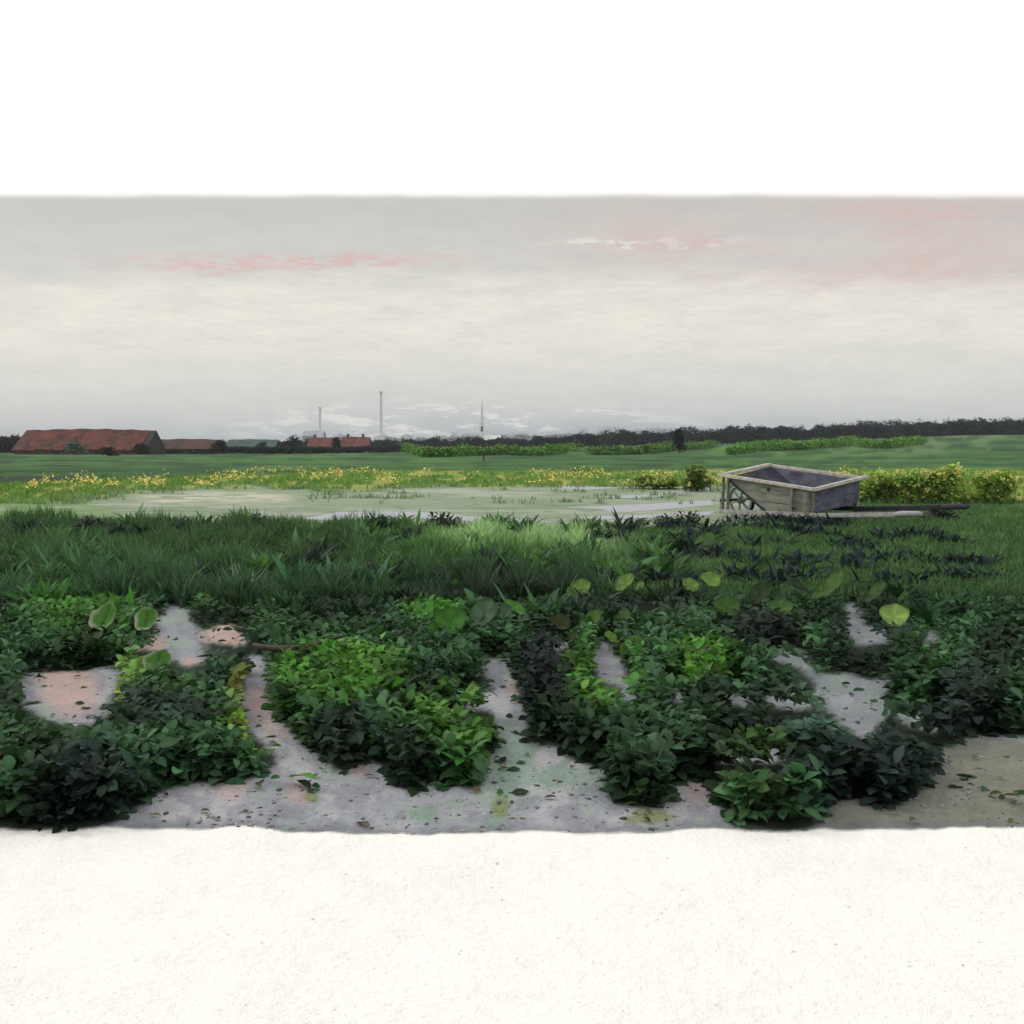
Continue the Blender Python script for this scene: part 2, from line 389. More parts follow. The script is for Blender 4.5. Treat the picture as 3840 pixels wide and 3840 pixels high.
def make_ground():
    rows = [-12, -6, -2, -.5, .4, 1.0, 1.4, 1.7]
    py = 1100.0
    while py > 446.35:
        rows.append(F*H/(py-HY))
        py -= 5 if py > 840 else (1.6 if py > 560 else (1.0 if py > 505 else (.6 if py > 450 else .3)))
    rows += [4300, 6000]
    rows = np.array(rows)
    s = np.concatenate([-np.geomspace(5, 1.16, 14), np.linspace(-1.14, 1.14, 620), np.geomspace(1.16, 5, 14)])
    W = np.maximum(.5*rows+1.2, 2.4)
    X = s[None]*W[:, None]; Y = np.repeat(rows[:, None], len(s), 1)
    Z = terrain(X, Y)
    yy = np.maximum(Y, .9)
    px = CX+F*X/yy; pyy = np.where(Y > 60, HY+H*F/yy, HY+H*F/yy)
    pyy = np.minimum(pyy, 1500)
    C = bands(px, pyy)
    R, K = X.shape
    i = np.arange(R-1)[:, None]*K+np.arange(K-1)[None]
    Fq = np.stack([i, i+1, i+1+K, i+K], -1).reshape(-1, 4)
    m, g = new_mat('soil and turf')
    a = g.n('ShaderNodeVertexColor', layer_name='col').outputs[0]
    tc = g.n('ShaderNodeTexCoord').outputs['Object']
    n1 = g.noise(tc, 3.0, 8, .7); n2 = g.noise(tc, 45, 4, .65); n3 = g.noise(tc, .25, 6, .7)
    fine = g.mr(g.m('MULTIPLY', g.n('ShaderNodeSeparateColor').outputs[0], 1), .5, .8, 1, .3)
    g.l.new(a, [q for q in g.t.nodes if q.bl_idname == 'ShaderNodeSeparateColor'][0].inputs[0])
    k = g.mix(n1, (.72,.72,.72,1), (1.28,1.28,1.25,1)); k2 = g.mix(n2, (.7,.7,.72,1), (1.3,1.3,1.28,1)); n4 = g.noise(tc, 260, 2, .6); k4 = g.mix(n4, (.84,.84,.85,1), (1.16,1.16,1.15,1)); k3 = g.mix(n3, (.8,.82,.8,1), (1.2,1.18,1.15,1))
    c = g.mix(1.0, g.mix(1.0, g.mix(1.0, g.mix(1.0, a, k, 'MULTIPLY'), k2, 'MULTIPLY'), k3, 'MULTIPLY'), k4, 'MULTIPLY')
    c = g.mix(fine, a, c)
    h = g.m('ADD', g.m('ADD', g.m('MULTIPLY', n1, 1.0), g.m('MULTIPLY', n2, .5)), g.m('MULTIPLY', n4, .12))
    finish(g, bsdf(g, c, .97, h, .8, .04, .06))
    me = mesh_np('ground', np.stack([X, Y, Z], -1).reshape(-1, 3), Fq, C.reshape(-1, 3), m, True)
    return tag(link('ground', me), kind='structure')
make_ground()

# puddles lying on the pale track
def puddle(pts):
    m = bpy.data.materials.get('puddle water')
    if not m:
        m, g = new_mat('puddle water')
        tc = g.n('ShaderNodeTexCoord').outputs['Object']
        finish(g, bsdf(g, rgba(lin(140,142,148)), .4, g.noise(tc, 5, 4), .08, .02, .5))
    bm = bmesh.new(); vs = []
    P = [ground_at(*p) for p in pts]
    for i in range(len(P)):
        a, b = P[i], P[(i+1) % len(P)]
        for t in (0, .25, .5, .75):
            q = a.lerp(b, t); n = (float(fbm(q.x*1.7, q.y*.8, 3, 3))-.5)
            vs.append(bm.verts.new((q.x+n*.35, q.y+n*.5, .004)))
    bm.faces.new(vs); bmesh.ops.triangulate(bm, faces=bm.faces[:])
    for f in bm.faces:
        if f.normal.z < 0: f.normal_flip()
    tag(part('puddle', bm, m, None), kind='structure')
puddle([(560,508),(600,506),(650,504),(712,500),(716,505),(660,510),(615,513),(600,509)])
puddle([(596,496),(640,495),(690,490),(716,487),(712,491),(660,497),(612,499)])
puddle([(300,519),(340,512),(420,512),(470,516),(520,520),(560,523),(480,522),(420,519),(360,521)])
puddle([(575,517),(640,515),(718,511),(712,515),(650,518),(600,520)])
puddle([(560,486),(600,487),(622,488),(585,490),(560,489)])

# ------------------------------------------------------------------ far: woods, hedges, trees
def crown_leaves(c, r, N, size, col, sq=1.0):
    d = RNG.normal(size=(N,3)); d /= np.linalg.norm(d, axis=1)[:,None]
    lob = 1+.28*np.sin(d[:,0]*5+c[0])*np.cos(d[:,1]*4+c[1])+.2*np.sin(d[:,2]*7+c[0]*3)
    rad = RNG.uniform(.45, 1, N)**.5*lob
    p = np.array(c)[None]+d*rad[:,None]*np.array(r)[None]
    return leaves(p, RNG.uniform(0, 6.28, N), RNG.uniform(-.6, 1.0, N), size*RNG.uniform(.7,1.4,N), size*RNG.uniform(.6,1.1,N), .6, vary(col, N, .22), 'small')
TOPX = [-400,-100,60,145,220,300,360,420,480,540,600,700,800,900,962,1100,1500]
TOPY = [430,433,437,441,442,439,440,439,438,437,434,430,427,424,422,420,419]
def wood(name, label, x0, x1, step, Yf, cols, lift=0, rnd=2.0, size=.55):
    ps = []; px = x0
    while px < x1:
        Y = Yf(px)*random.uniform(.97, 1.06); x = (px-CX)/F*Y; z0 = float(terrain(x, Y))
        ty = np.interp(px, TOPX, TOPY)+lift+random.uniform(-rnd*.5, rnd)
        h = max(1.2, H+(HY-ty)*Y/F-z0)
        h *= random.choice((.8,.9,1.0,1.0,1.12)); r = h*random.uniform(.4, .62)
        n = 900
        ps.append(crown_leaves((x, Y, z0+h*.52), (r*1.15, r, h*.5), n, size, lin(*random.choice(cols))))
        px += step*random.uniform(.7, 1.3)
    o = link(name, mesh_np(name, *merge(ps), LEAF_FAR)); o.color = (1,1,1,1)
    return tag(o, label, 'woodland', kind='stuff')
wood('woodland', 'dark blue green wood along the right horizon behind the green hedges', 545, 1420, 4.2, lambda p: 300, [(26,36,44),(32,48,48),(24,30,40),(44,62,56),(30,40,50)])
wood('woodland', 'low dark tree belt behind the cottages on the left horizon', 205, 560, 4.0, lambda p: 300, [(40,44,46),(44,50,50),(52,56,58)], 1.5)
wood('woodland', 'brown dark hedge belt running out from the long red barn', -300, 215, 5.0, lambda p: 190, [(50,44,42),(58,46,42),(44,44,42)], 3.0)
wood('woodland', 'reddish brown bare wood on the far right skyline', 820, 1500, 4.5, lambda p: 420, [(70,54,54),(62,50,54),(50,46,54)], -1.2)
wood('woodland', 'faint grey violet wood in the middle of the horizon', 330, 700, 4.5, lambda p: 620, [(128,128,138),(116,118,126),(134,136,142)], -3.0)  # distance haze is put into these pale leaf colours

def hedge(label, pts, hpx, col):
    ps = []
    for (a, b) in zip(pts, pts[1:]):
        n = max(2, int(abs(b[0]-a[0])/2.2))
        for i in range(n):
            t = i/n; px = a[0]+(b[0]-a[0])*t; py = a[1]+(b[1]-a[1])*t
            g = ground_at(px, py+random.uniform(-.3,.3)); hh = (hpx*(.62+.75*float(fbm(px*.06, 3.3, 21, 3))))*g.y/F
            ps.append(crown_leaves((g.x, g.y, g.z+hh*.5), (hh*.75, hh*.6, hh*.55), 170, .22, lin(*col)))
    o = link('hedge', mesh_np('hedge', *merge(ps), LEAF_FAR)); o.color = (1,1,1,1)
    tag(o, label, 'hedge')
hedge('dark blue black hedge before the red roofed cottages', [(216,453),(290,454),(350,453),(412,452)], 5.5, (32,38,44))
hedge('bright green wavy hedge in the middle of the far field, left of the others', [(404,452),(425,457),(470,456),(500,455),(540,456),(578,451)], 9, (92,130,62))
hedge('bright green hedge right of the first one, ending above the wheelbarrow shafts', [(590,455),(620,455),(655,453),(716,448)], 8, (90,126,62))
hedge('long bright green hedge above the wheelbarrow climbing to the right', [(731,455),(760,451),(800,450),(850,446),(885,449),(923,444)], 9, (96,138,66))

def small_tree(label, px, py, hpx, wpx, col, N=900, leaf=.25, name='tree'):
    g = ground_at(px, py); h = hpx*g.y/F; w = wpx*g.y/F
    t = empty(name, g, label, 'tree')
    bm = bmesh.new(); tube(bm, [(0,0,-.1),(.02*h,0,h*.3),(0,.02*h,h*.6),(.01*h,0,h*.85)], [h*.035,h*.028,h*.02,h*.008])
    for k in range(5):
        a = k*1.3; tube(bm, [(0,0,h*(.35+.08*k)),(math.cos(a)*w*.25,math.sin(a)*w*.25,h*(.5+.08*k))], [h*.014,h*.006], 6)
    part('trunk', bm, BARK, t)
    ps = []
    for k in range(9):
        a = k*2.4; rr = w*.5*(.75-.07*k)
        ps.append(crown_leaves((math.cos(a)*rr*.9, math.sin(a)*rr*.9, h*(.22+.08*k)), (w*.3, w*.3, h*.14), N//9, leaf, lin(*col)))
    link('crown', mesh_np('crown', *merge(ps), LEAF_FAR), t).color = (1,1,1,1)
    return t
small_tree('small dark tree on the far field between two bright hedges', 679, 453, 24, 12, (40,48,52))
small_tree('dull teal bush standing before the left end of the long red barn', 75, 455, 13, 20, (72,100,92), name='bush')
small_tree('tall thin dark tree rising from the wood right of the field', 779, 441, 18, 8, (46,58,56))

for a in (('round dark bush at the right corner of the long red barn', 141, 455, 12, 15, (50,48,44)), ('dark bush between the thatched shed and the teal shed', 220, 454, 14, 16, (42,48,46)), ('small dark tree before the middle of the teal shed', 262, 452, 10, 11, (44,58,54)), ('dark rounded tree left of the cottages', 293, 453, 17, 18, (38,44,46)), ('narrow dark tree between the two red roofed cottages', 336, 453, 16, 9, (40,46,46)), ('brownish bush before the front of the long red barn', 108, 456, 8, 16, (62,52,44))):
    small_tree(*a, N=700, leaf=.3)
# ------------------------------------------------------------------ far: buildings
def gabled(name, label, cat, px0, px1, base, eave, ridge, Y, depth, wallm, roofm, nwin=3, ndoor=1, chim=0, over=.3, hip=0):
    xa, xb = (px0-CX)/F*Y, (px1-CX)/F*Y; L = xb-xa
    z0 = H-(base-HY)*Y/F; ze = H-(eave-HY)*Y/F-z0; zr = H-(ridge-HY)*Y/F-z0
    t = empty(name, ((xa+xb)/2, Y+depth/2, z0), label, cat)
    bm = bmesh.new(); d = depth/2; l = L/2
    pr = [(-d,-.6),(d,-.6),(d,ze),(0,zr-.12),(-d,ze)]
    a = [bm.verts.new((-l,y,z)) for y, z in pr]; b = [bm.verts.new((l,y,z)) for y, z in pr]
    bm.faces.new(a); bm.faces.new(b[::-1])
    for i in range(5): bm.faces.new((a[i-1],a[i],b[i],b[i-1]))
    bmesh.ops.recalc_face_normals(bm, faces=bm.faces[:]); part('wall', bm, wallm, t)
    bm = bmesh.new(); k = (zr-ze)/d; ov = over
    for s in (-1, 1):
        n = 14
        for i in range(n):                       # slightly sagging strips so the ridge is not ruler-straight
            x0 = -l-ov+(L+2*ov)*i/n; x1 = -l-ov+(L+2*ov)*(i+1)/n
            f = lambda x: .012*L*math.cos(x/L*math.pi*1.6)*.5-.004*L*math.sin(x*1.7)
            hp = lambda x: min(1, max(0, (l+ov-abs(x))/hip)) if hip else 1
            P = [(x0, s*(d+ov), ze-k*ov+f(x0)*.6), (x1, s*(d+ov), ze-k*ov+f(x1)*.6), (x1, 0, (zr if not hip else ze+(zr-ze)*(.35+.65*hp(x1)))+f(x1)), (x0, 0, (zr if not hip else ze+(zr-ze)*(.35+.65*hp(x0)))+f(x0))]
            slab(bm, P, (0, 0, .14))
    bmesh.ops.remove_doubles(bm, verts=bm.verts[:], dist=.0005)
    roof = part('roof', bm, roofm, t)
    for c in range(chim):
        bm = bmesh.new(); box(bm, (-l*.6+c*l*1.1, 0, zr+.35), (.55,.55,1.1)); box(bm, (-l*.6+c*l*1.1, 0, zr+.93), (.7,.7,.12)); part('chimney', bm, BRICK, roof)
    fy = -d-.03
    for i in range(nwin):
        x = -l+L*(i+.75)/(nwin+.5); wz = max(.35, ze*.34); bm = bmesh.new()
        box(bm, (x, fy, ze*.6), (.8, .08, wz+.14)); w = part('window', bm, PALE if cat == 'cottage' else TAR, t)
        bm = bmesh.new(); box(bm, (x, fy-.045, ze*.6), (.62, .03, wz)); part('pane', bm, GLASS, w)
    for i in range(ndoor):
        x = -l+L*(i+1)/(ndoor+1)+.35; bm = bmesh.new(); box(bm, (x, fy, ze*.42), (1.3, .07, ze*.84)); q = part('door', bm, TAR, t)
        bm = bmesh.new(); box(bm, (x+.5, fy-.06, ze*.42), (.08, .05, .12)); part('handle', bm, GREYB, q)
    return t
b1 = gabled('barn', 'long low barn with big red brown tiled roof at far left', 'barn', 14, 137, 455, 449.5, 430, 148, 9, BRICK, TILE, 3, 2)
bm = bmesh.new(); slab(bm, [(123*148/F/2+.35, -4.7, .3), (123*148/F/2+.35, -4.2, .9), (123*148/F/2+.35, 0, 3.6), (123*148/F/2+.35, 4.5, .6), (123*148/F/2+.35, 4.5, -.3), (123*148/F/2+.35, -4.7, -.3)], (.9, 0, 0)); part('gable_end', bm, TAR, b1)
gabled('shed', 'low dark brown thatched shed right of the long red barn', 'shed', 147, 214, 454, 449, 440, 158, 6, TAR, THATCH, 2, 1)
gabled('shed', 'flat dull teal roofed shed before the dark tree belt', 'shed', 226, 274, 449, 446.5, 440, 230, 6, TAR, TEAL, 3, 1)
gabled('cottage', 'left red roofed cottage among the dark trees', 'cottage', 308, 332, 450, 446, 438, 285, 6, BRICK, TILE2, 2, 1, 1)
gabled('cottage', 'right red roofed cottage among the dark trees', 'cottage', 341, 368, 450, 446, 437.5, 280, 6, BRICK, TILE2, 3, 1, 2)
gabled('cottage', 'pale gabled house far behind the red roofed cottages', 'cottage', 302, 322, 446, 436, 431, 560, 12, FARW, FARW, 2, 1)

def stack(label, px, top, Y, w, base=440):
    x = (px-CX)/F*Y; z0 = H-(base-HY)*Y/F; h = (base-top)*Y/F; w = w*Y/F
    t = empty('chimney_stack', (x, Y, z0), label, 'chimney')
    bm = bmesh.new(); n = 12
    for r0, r1, za, zb, m in ((w*.5, w*.4, -3, h*.94, 0),):
        bmesh.ops.create_cone(bm, cap_ends=True, segments=n, radius1=r0, radius2=r1, depth=zb-za, matrix=Matrix.Translation((0,0,(za+zb)/2)))
    part('shaft', bm, GREYB, t)
    bm = bmesh.new(); bmesh.ops.create_cone(bm, cap_ends=True, segments=n, radius1=w*.45, radius2=w*.62, depth=h*.05, matrix=Matrix.Translation((0,0,h*.965)))
    part('cornice', bm, GREYB, t)
    bm = bmesh.new(); box(bm, (0,0,.5), (w*2.2, w*1.8, 4)); part('base', bm, GREYB, t)
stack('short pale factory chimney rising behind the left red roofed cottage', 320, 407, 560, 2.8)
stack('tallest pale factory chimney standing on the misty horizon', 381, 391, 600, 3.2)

Y = 520; x = (482-CX)/F*Y; z0 = H-(448-HY)*Y/F; u = Y/F
t = empty('church', (x, Y, z0), 'small white church tower with thin spire on the horizon near the middle', 'church')
bm = bmesh.new(); box(bm, (0,0,13*u), (5*u,5*u,26*u)); part('tower', bm, PALE, t)
bm = bmesh.new(); bmesh.ops.create_cone(bm, cap_ends=True, segments=8, radius1=2.2*u, radius2=.2*u, depth=22*u, matrix=Matrix.Translation((0,0,37*u))); part('spire', bm, GREYB, t)
bm = bmesh.new()
slab(bm, [(2.6*u,-4*u,-1),(2.6*u,4*u,-1),(2.6*u,4*u,8*u),(2.6*u,0,13*u),(2.6*u,-4*u,8*u)], (16*u,0,0)); part('nave', bm, PALE, t)
bm = bmesh.new(); box(bm, (0,-2.55*u,19*u), (2*u,.2*u,5*u)); part('window', bm, GLASS, t)

g = ground_at(484, 461); t = empty('stake', g, 'single thin dark stake leaning in the field below the church', 'stake')
bm = bmesh.new(); tube(bm, [(0,0,-.1),(-.03,0,.4),(-.09,0,.82)], [.07,.065,.05], 8); part('post', bm, BARK, t)
bm = bmesh.new(); tube(bm, [(-.08,.0,.62),(.12,-.02,.74)], [.02,.015], 6); part('peg', bm, BARK, t)

# ------------------------------------------------------------------ the wheelbarrow
A0 = Vector((3.548, 17.3, 0)); U = Vector((.574, -.819, 0)); Vv = Vector((.819, .574, 0)); LB, WB = 1.925, 1.158
def rimh(u, v): return .71-.0935*u+.135*v
def Q(u, v, h): return U*u+Vv*v+Vector((0,0,h))
wb = empty('wheelbarrow', A0, 'old grey wooden wheelbarrow with a dark open tray standing on the grass', 'wheelbarrow')
def board(name, pts, off, mat): bm = bmesh.new(); slab(bm, pts, off); bmesh.ops.bevel(bm, geom=bm.edges[:], offset=.004, segments=1, affect='EDGES'); return part(name, bm, mat, wb)
tk = .035
def planks(name, a, b, c, d, off, mat, n=3, par=None):
    bm = bmesh.new()
    for i in range(n):
        t0, t1 = i/n+.006, (i+1)/n-.006; j = random.uniform(-.004, .006); o = Vector(off).normalized()*-j
        m0 = a.lerp(d, t0).lerp(b.lerp(c, t0), .5)+Vector((0,0,random.uniform(-.006,.006))); m1 = a.lerp(d, t1).lerp(b.lerp(c, t1), .5)+Vector((0,0,random.uniform(-.006,.006)))
        q = bmesh.new(); slab(q, [p+o for p in (a.lerp(d,t0), m0, b.lerp(c,t0), b.lerp(c,t1), m1, a.lerp(d,t1))], off)
        bmesh.ops.bevel(q, geom=q.edges[:], offset=.005, segments=1, affect='EDGES')
        me = bpy.data.meshes.new('tmp'); q.to_mesh(me); q.free(); bm.from_mesh(me); bpy.data.meshes.remove(me)
    return part(name, bm, mat, par or wb)
planks('side_board', Q(.10,.02,rimh(.1,0)-.03), Q(1.90,.02,rimh(1.9,0)-.03), Q(1.86,.02,.13), Q(.93,.02,.12), Vv*tk, WOOD)
board('side_board', [Q(.10,WB-.05,rimh(.1,WB)-.03), Q(1.90,WB-.05,rimh(1.9,WB)-.03), Q(1.86,WB-.05,.25), Q(.93,WB-.05,.24)], Vv*tk, SLATE)
planks('tail_board', Q(1.905,.05,rimh(1.9,.05)-.03), Q(1.905,WB-.0,rimh(1.9,WB)-.03), Q(1.86,WB-.16,.25), Q(1.86,.06,.17), U*-tk, SLATE, 2)
board('head_board', [Q(.11,.056,rimh(.1,0)-.04), Q(.11,WB-.056,rimh(.1,WB)-.04), Q(.93,WB-.056,.26), Q(.93,.056,.15)], Vector((.02,-.01,.03)), INNER)
board('tray_floor', [Q(.9,.056,.16), Q(1.86,.056,.16), Q(1.86,WB-.056,.27), Q(.9,WB-.056,.27)], Vector((0,0,.03)), INNER)
bm = bmesh.new(); beam(bm, Q(-.07,-.01,rimh(-.07,0)), Q(1.94,-.01,rimh(1.94,0)), .085, .05); part('rim', bm, RIM, wb)
bm = bmesh.new(); beam(bm, Q(-.02,WB,rimh(0,WB)), Q(1.97,WB,rimh(1.97,WB)), .085, .05); part('rim', bm, RIM, wb)
bm = bmesh.new(); beam(bm, Q(1.95,-.05,rimh(1.95,-.05)+.012), Q(1.95,WB+.09,rimh(1.95,WB+.09)+.012), .08, .05); part('rim', bm, RIM, wb)
bm = bmesh.new(); beam(bm, Q(.03,.0,rimh(.03,.0)+.012), Q(.03,WB,rimh(.03,WB)+.012), .12, .045); part('rim', bm, RIM, wb)
# shafts run the whole length: wheel, under the tray, out to the grips
for v, dz, m in ((-.03, 0, GREYW), (WB-.02, .06, INNER)):
    bm = bmesh.new(); beam(bm, Q(-.02,v,.1+dz), Q(1.93,v,.135+dz), .075, .075); beam(bm, Q(1.94,v,.136+dz), Q(3.35,v,.225+dz), .07, .07, bev=.012)
    s = part('shaft', bm, m, wb)
    bm = bmesh.new(); tube(bm, [Q(3.33,v,.224+dz), Q(3.45,v,.24+dz), Q(3.72,v,.256+dz), Q(3.76,v,.258+dz)], [.036,.044,.04,.03], 12); part('grip', bm, m, s, smooth=True)
for v, z in ((-.048, 0), (WB+.02, .02)):
    bm = bmesh.new(); beam(bm, Q(1.80,v,rimh(1.8,v)-.05), Q(1.80,v,-.05), .09, .05, up=(U.x,U.y,0)); part('leg', bm, WOOD, wb)
for u in (.06, .17, 1.52):
    bm = bmesh.new(); beam(bm, Q(u,-.028,rimh(u,0)-.028), Q(u-.02,-.028,.135), .055, .035, up=(U.x,U.y,0)); part('batten', bm, WOOD, wb)
bm = bmesh.new(); beam(bm, Q(.14,-.012,rimh(.1,0)-.06), Q(.95,-.012,.15), .05, .022, up=(0,0,1)); part('brace', bm, STRUT, wb)
for u, h in ((1.0,.5),(1.52,.5),(1.52,.22),(.16,.6),(1.8,.2),(1.8,.42)):
    bm = bmesh.new(); v = -.004 if u == 1.0 else (-.08 if u == 1.8 else -.05); tube(bm, [Q(u,.025,h), Q(u,v,h)], .03 if u == 1.0 else .014, 10); part('bolt', bm, STRUT, wb)
# wheel
wc = Q(.03, .42, .28); R = .285
def ring(bm, r0, r1, hw, n=40):
    vs = []
    for k in range(n):
        a = 2*math.pi*k/n; d = U*math.cos(a)+Vector((0,0,math.sin(a)))
        vs.append([bm.verts.new(d*r+Vv*s) for r, s in ((r0,-hw),(r1,-hw),(r1,hw),(r0,hw))])
    for k in range(n):
        p, q = vs[k], vs[(k+1)%n]
        for j in range(4): bm.faces.new((p[j], p[(j+1)%4], q[(j+1)%4], q[j]))
    bmesh.ops.recalc_face_normals(bm, faces=bm.faces[:])
bm = bmesh.new(); ring(bm, R-.055, R-.006, .035); wh = part('wheel', bm, GREYW, wb, wc)
bm = bmesh.new(); ring(bm, R-.0055, R+.008, .038); part('tyre', bm, STRUT, wh)
bm = bmesh.new(); tube(bm, [Vv*-.09, Vv*-.05, Vv*.05, Vv*.09], [.045,.062,.062,.045], 14); part('hub', bm, GREYW, wh, smooth=True)
for k in range(6):
    a = k*math.pi/3+.3; d = U*math.cos(a)+Vector((0,0,math.sin(a))); bm = bmesh.new(); beam(bm, d*.055, d*(R-.056), .04, .03, up=Vv); part('spoke', bm, GREYW, wh)
bm = bmesh.new(); tube(bm, [Q(.03,-.07,.28), Q(.03,WB+.03,.3)], .02, 8); part('axle', bm, STRUT, wb)
for v in (-.03, WB-.02):
    bm = bmesh.new(); beam(bm, Q(.03,v,.138+(v>0)*.06), Q(.03,v,.33), .07, .05, up=(U.x,U.y,0)); part('axle_block', bm, WOOD, wb)

# ------------------------------------------------------------------ yellow-flowering shrubs by the wheelbarrow
def shrub(label, px, py, hpx, wpx, col, flower, nf, group=None, seed=0):
    g = ground_at(px, py); h = hpx*g.y/F; w = wpx*g.y/F
    t = empty('flowering_shrub', g, label, 'shrub', group)
    bm = bmesh.new()
    for k in range(7):
        a = k*.9+seed; r = w*.3*random.uniform(.4,1); tube(bm, [(0,0,-.05),(math.cos(a)*r*.5,math.sin(a)*r*.5,h*.35),(math.cos(a)*r,math.sin(a)*r,h*.7)], [.02,.014,.006], 6)
    part('stem', bm, STEM, t)
    ps = []; cs = []
    for k in range(18):
        a = RNG.uniform(0, 6.28); r = w*.36*RNG.uniform(.1, 1); z = h*RNG.uniform(.14, .8)
        c = (math.cos(a)*r, math.sin(a)*r, z); cs.append(c)
        ps.append(crown_leaves(c, (w*.18, w*.18, h*.2), 150, .075, lin(*col)))
    link('foliage', mesh_np('foliage', *merge(ps), LEAF), t).color = (1,1,1,1)
    ps = []
    for k in range(nf):
        c = cs[RNG.integers(len(cs))]; d = RNG.normal(size=3); d /= np.linalg.norm(d); d[2] = abs(d[2])*.8+.1; d[1] = -abs(d[1]) if RNG.random() < .7 else d[1]
        p = np.array(c)+d*np.array((w*.2, w*.2, h*.22)); n = 9
        ps.append(leaves(p[None]+RNG.normal(0,.02,(n,3)), RNG.uniform(0,6.28,n), RNG.uniform(.0,1.2,n), .055, .045, .3, vary(lin(*flower), n, .12), 'small'))
    link('blossom', mesh_np('blossom', *merge(ps), PETAL), t).color = (1,1,1,1)
YG = 'yellow blossoming shrubs beside the wheelbarrow'
YF = (226,210,140)
shrub('yellow flowering shrub directly right of the wheelbarrow tray', 878, 502, 32, 44, (142,166,86), YF, 34, YG, 0)
shrub('broad yellow flowering shrub second to the right of the wheelbarrow', 908, 503, 33, 54, (136,160,82), YF, 46, YG, 1)
shrub('tall yellow flowering shrub, third to the right of the wheelbarrow', 944, 503, 38, 50, (146,170,88), YF, 52, YG, 2)
shrub('yellow flowering shrub cut off by the right edge of the view', 996, 503, 32, 54, (136,160,82), YF, 40, YG, 3)
shrub('round dark green shrub with a few yellow blossoms left of the wheelbarrow', 697, 491, 26, 36, (98,116,60), YF, 20, YG, 4)
shrub('low yellow blossoming shrub farther left of the wheelbarrow', 655, 489, 15, 54, (122,144,72), YF, 46, YG, 5)

# mustard flowers along the strip beyond the track
N = 3600; px = RNG.uniform(-60, 1080, N); n = fbm(px*.02, px*0+4, 71, 4)
pyv = np.interp(px, [0,130,250,512,700,960], [490,484,480,475,478,480])+RNG.normal(0, 4, N)+(n-.5)*18
keep = (fbm(px*.045, pyv*.1, 72, 4) > .52) & (pyv > 470) & (pyv < 492); px = px[keep]; pyv = pyv[keep]
Yv = F*H/(pyv-HY); X = (px-CX)/F*Yv; n = len(px)
P = np.stack([X, Yv, RNG.uniform(.05,.2,n)], 1)
o = link('mustard_flowers', mesh_np('mustard_flowers', *leaves(P, RNG.uniform(0,6.28,n), RNG.uniform(0,1.2,n), .10, .09, .4, vary(lin(214,196,116), n, .15), 'small'), PETAL))
o.color = (.95,.95,.95,1); tag(o, 'thin yellow mustard flowers strewn along the green strip beyond the track', 'flowers', kind='stuff')

# ------------------------------------------------------------------ grass
def grass(name, label, N, region, hgt, wid, colf, dens=None, lean=.35):
    (x0, x1, y0, y1) = region
    px = RNG.uniform(x0, x1, N); py = RNG.uniform(y0, y1, N)
    k = dens(px, py) > RNG.random(N) if dens else np.ones(N, bool)
    k &= ~(sand_mask(px, py, 5) & (py > 575))
    px = px[k]; py = py[k]; n = len(px)
    Yv = F*H/(py-HY); X = (px-CX)/F*Yv
    Z = terrain(X, Yv)
    L = hgt(px, py)*RNG.uniform(.55, 1.35, n)
    V, Fq, C = leaves(np.stack([X, Yv, Z-.01], 1), RNG.uniform(0,6.28,n), 1.5-np.abs(RNG.normal(0,lean,n)), L, wid*RNG.uniform(.7,1.4,n), RNG.uniform(.1,1.1,n), vary(colf(px, py), n, .2), 'blade')
    o = link(name, mesh_np(name, V, Fq, C, LEAF)); o.color = (1,1,1,1)
    return tag(o, label, 'grass', kind='stuff')
def track_bottom(px): return np.interp(px, [0,60,200,400,560,700,760,800], [520,520,524,526,530,531,520,506])
grass('meadow_grass', 'short light green meadow grass round the wheelbarrow', 90000, (560, 1100, 505, 606),
      lambda x, y: .10+.04*fbm(x*.03, y*.1, 91), .014, lambda x, y: bands(x, y)*1.08*np.array((1,.97,1.08)), lambda x, y: sstep(-2, 5, y-track_bottom(x))*sstep(560, 640, x+(fbm(x*.05, y*.05, 92)-.5)*60))
grass('rough_grass', 'darker ragged grass along the near edge of the pale track', 90000, (-60, 640, 517, 606),
      lambda x, y: .13+.16*sstep(.45, .7, fbm(x*.05, y*.08, 93)), .018, lambda x, y: bands(x, y)*(1.0+.35*sstep(150, 60, np.abs(x-530))*sstep(580, 556, y))[:,None]*np.array((.95,1.02,1.0))+lin(40,60,44)[None]*.25+(sstep(556, 590, y)*(.25+.75*sstep(60, 160, np.abs(x-500))))[:,None]*lin(50,78,50)[None]*.7, lambda x, y: sstep(-1, 4, y-track_bottom(x))*sstep(640, 560, x+(fbm(x*.05, y*.05, 92)-.5)*60))
grass('strip_grass', 'yellow green grass standing on the strip beyond the track', 60000, (-60, 1080, 470, 504),
      lambda x, y: .12+0*x, .03, lambda x, y: bands(x, y)*1.02, lambda x, y: ((bands(x, y)[:, 0] < .2) & (bands(x, y)[:, 1] > .13)).astype(float))

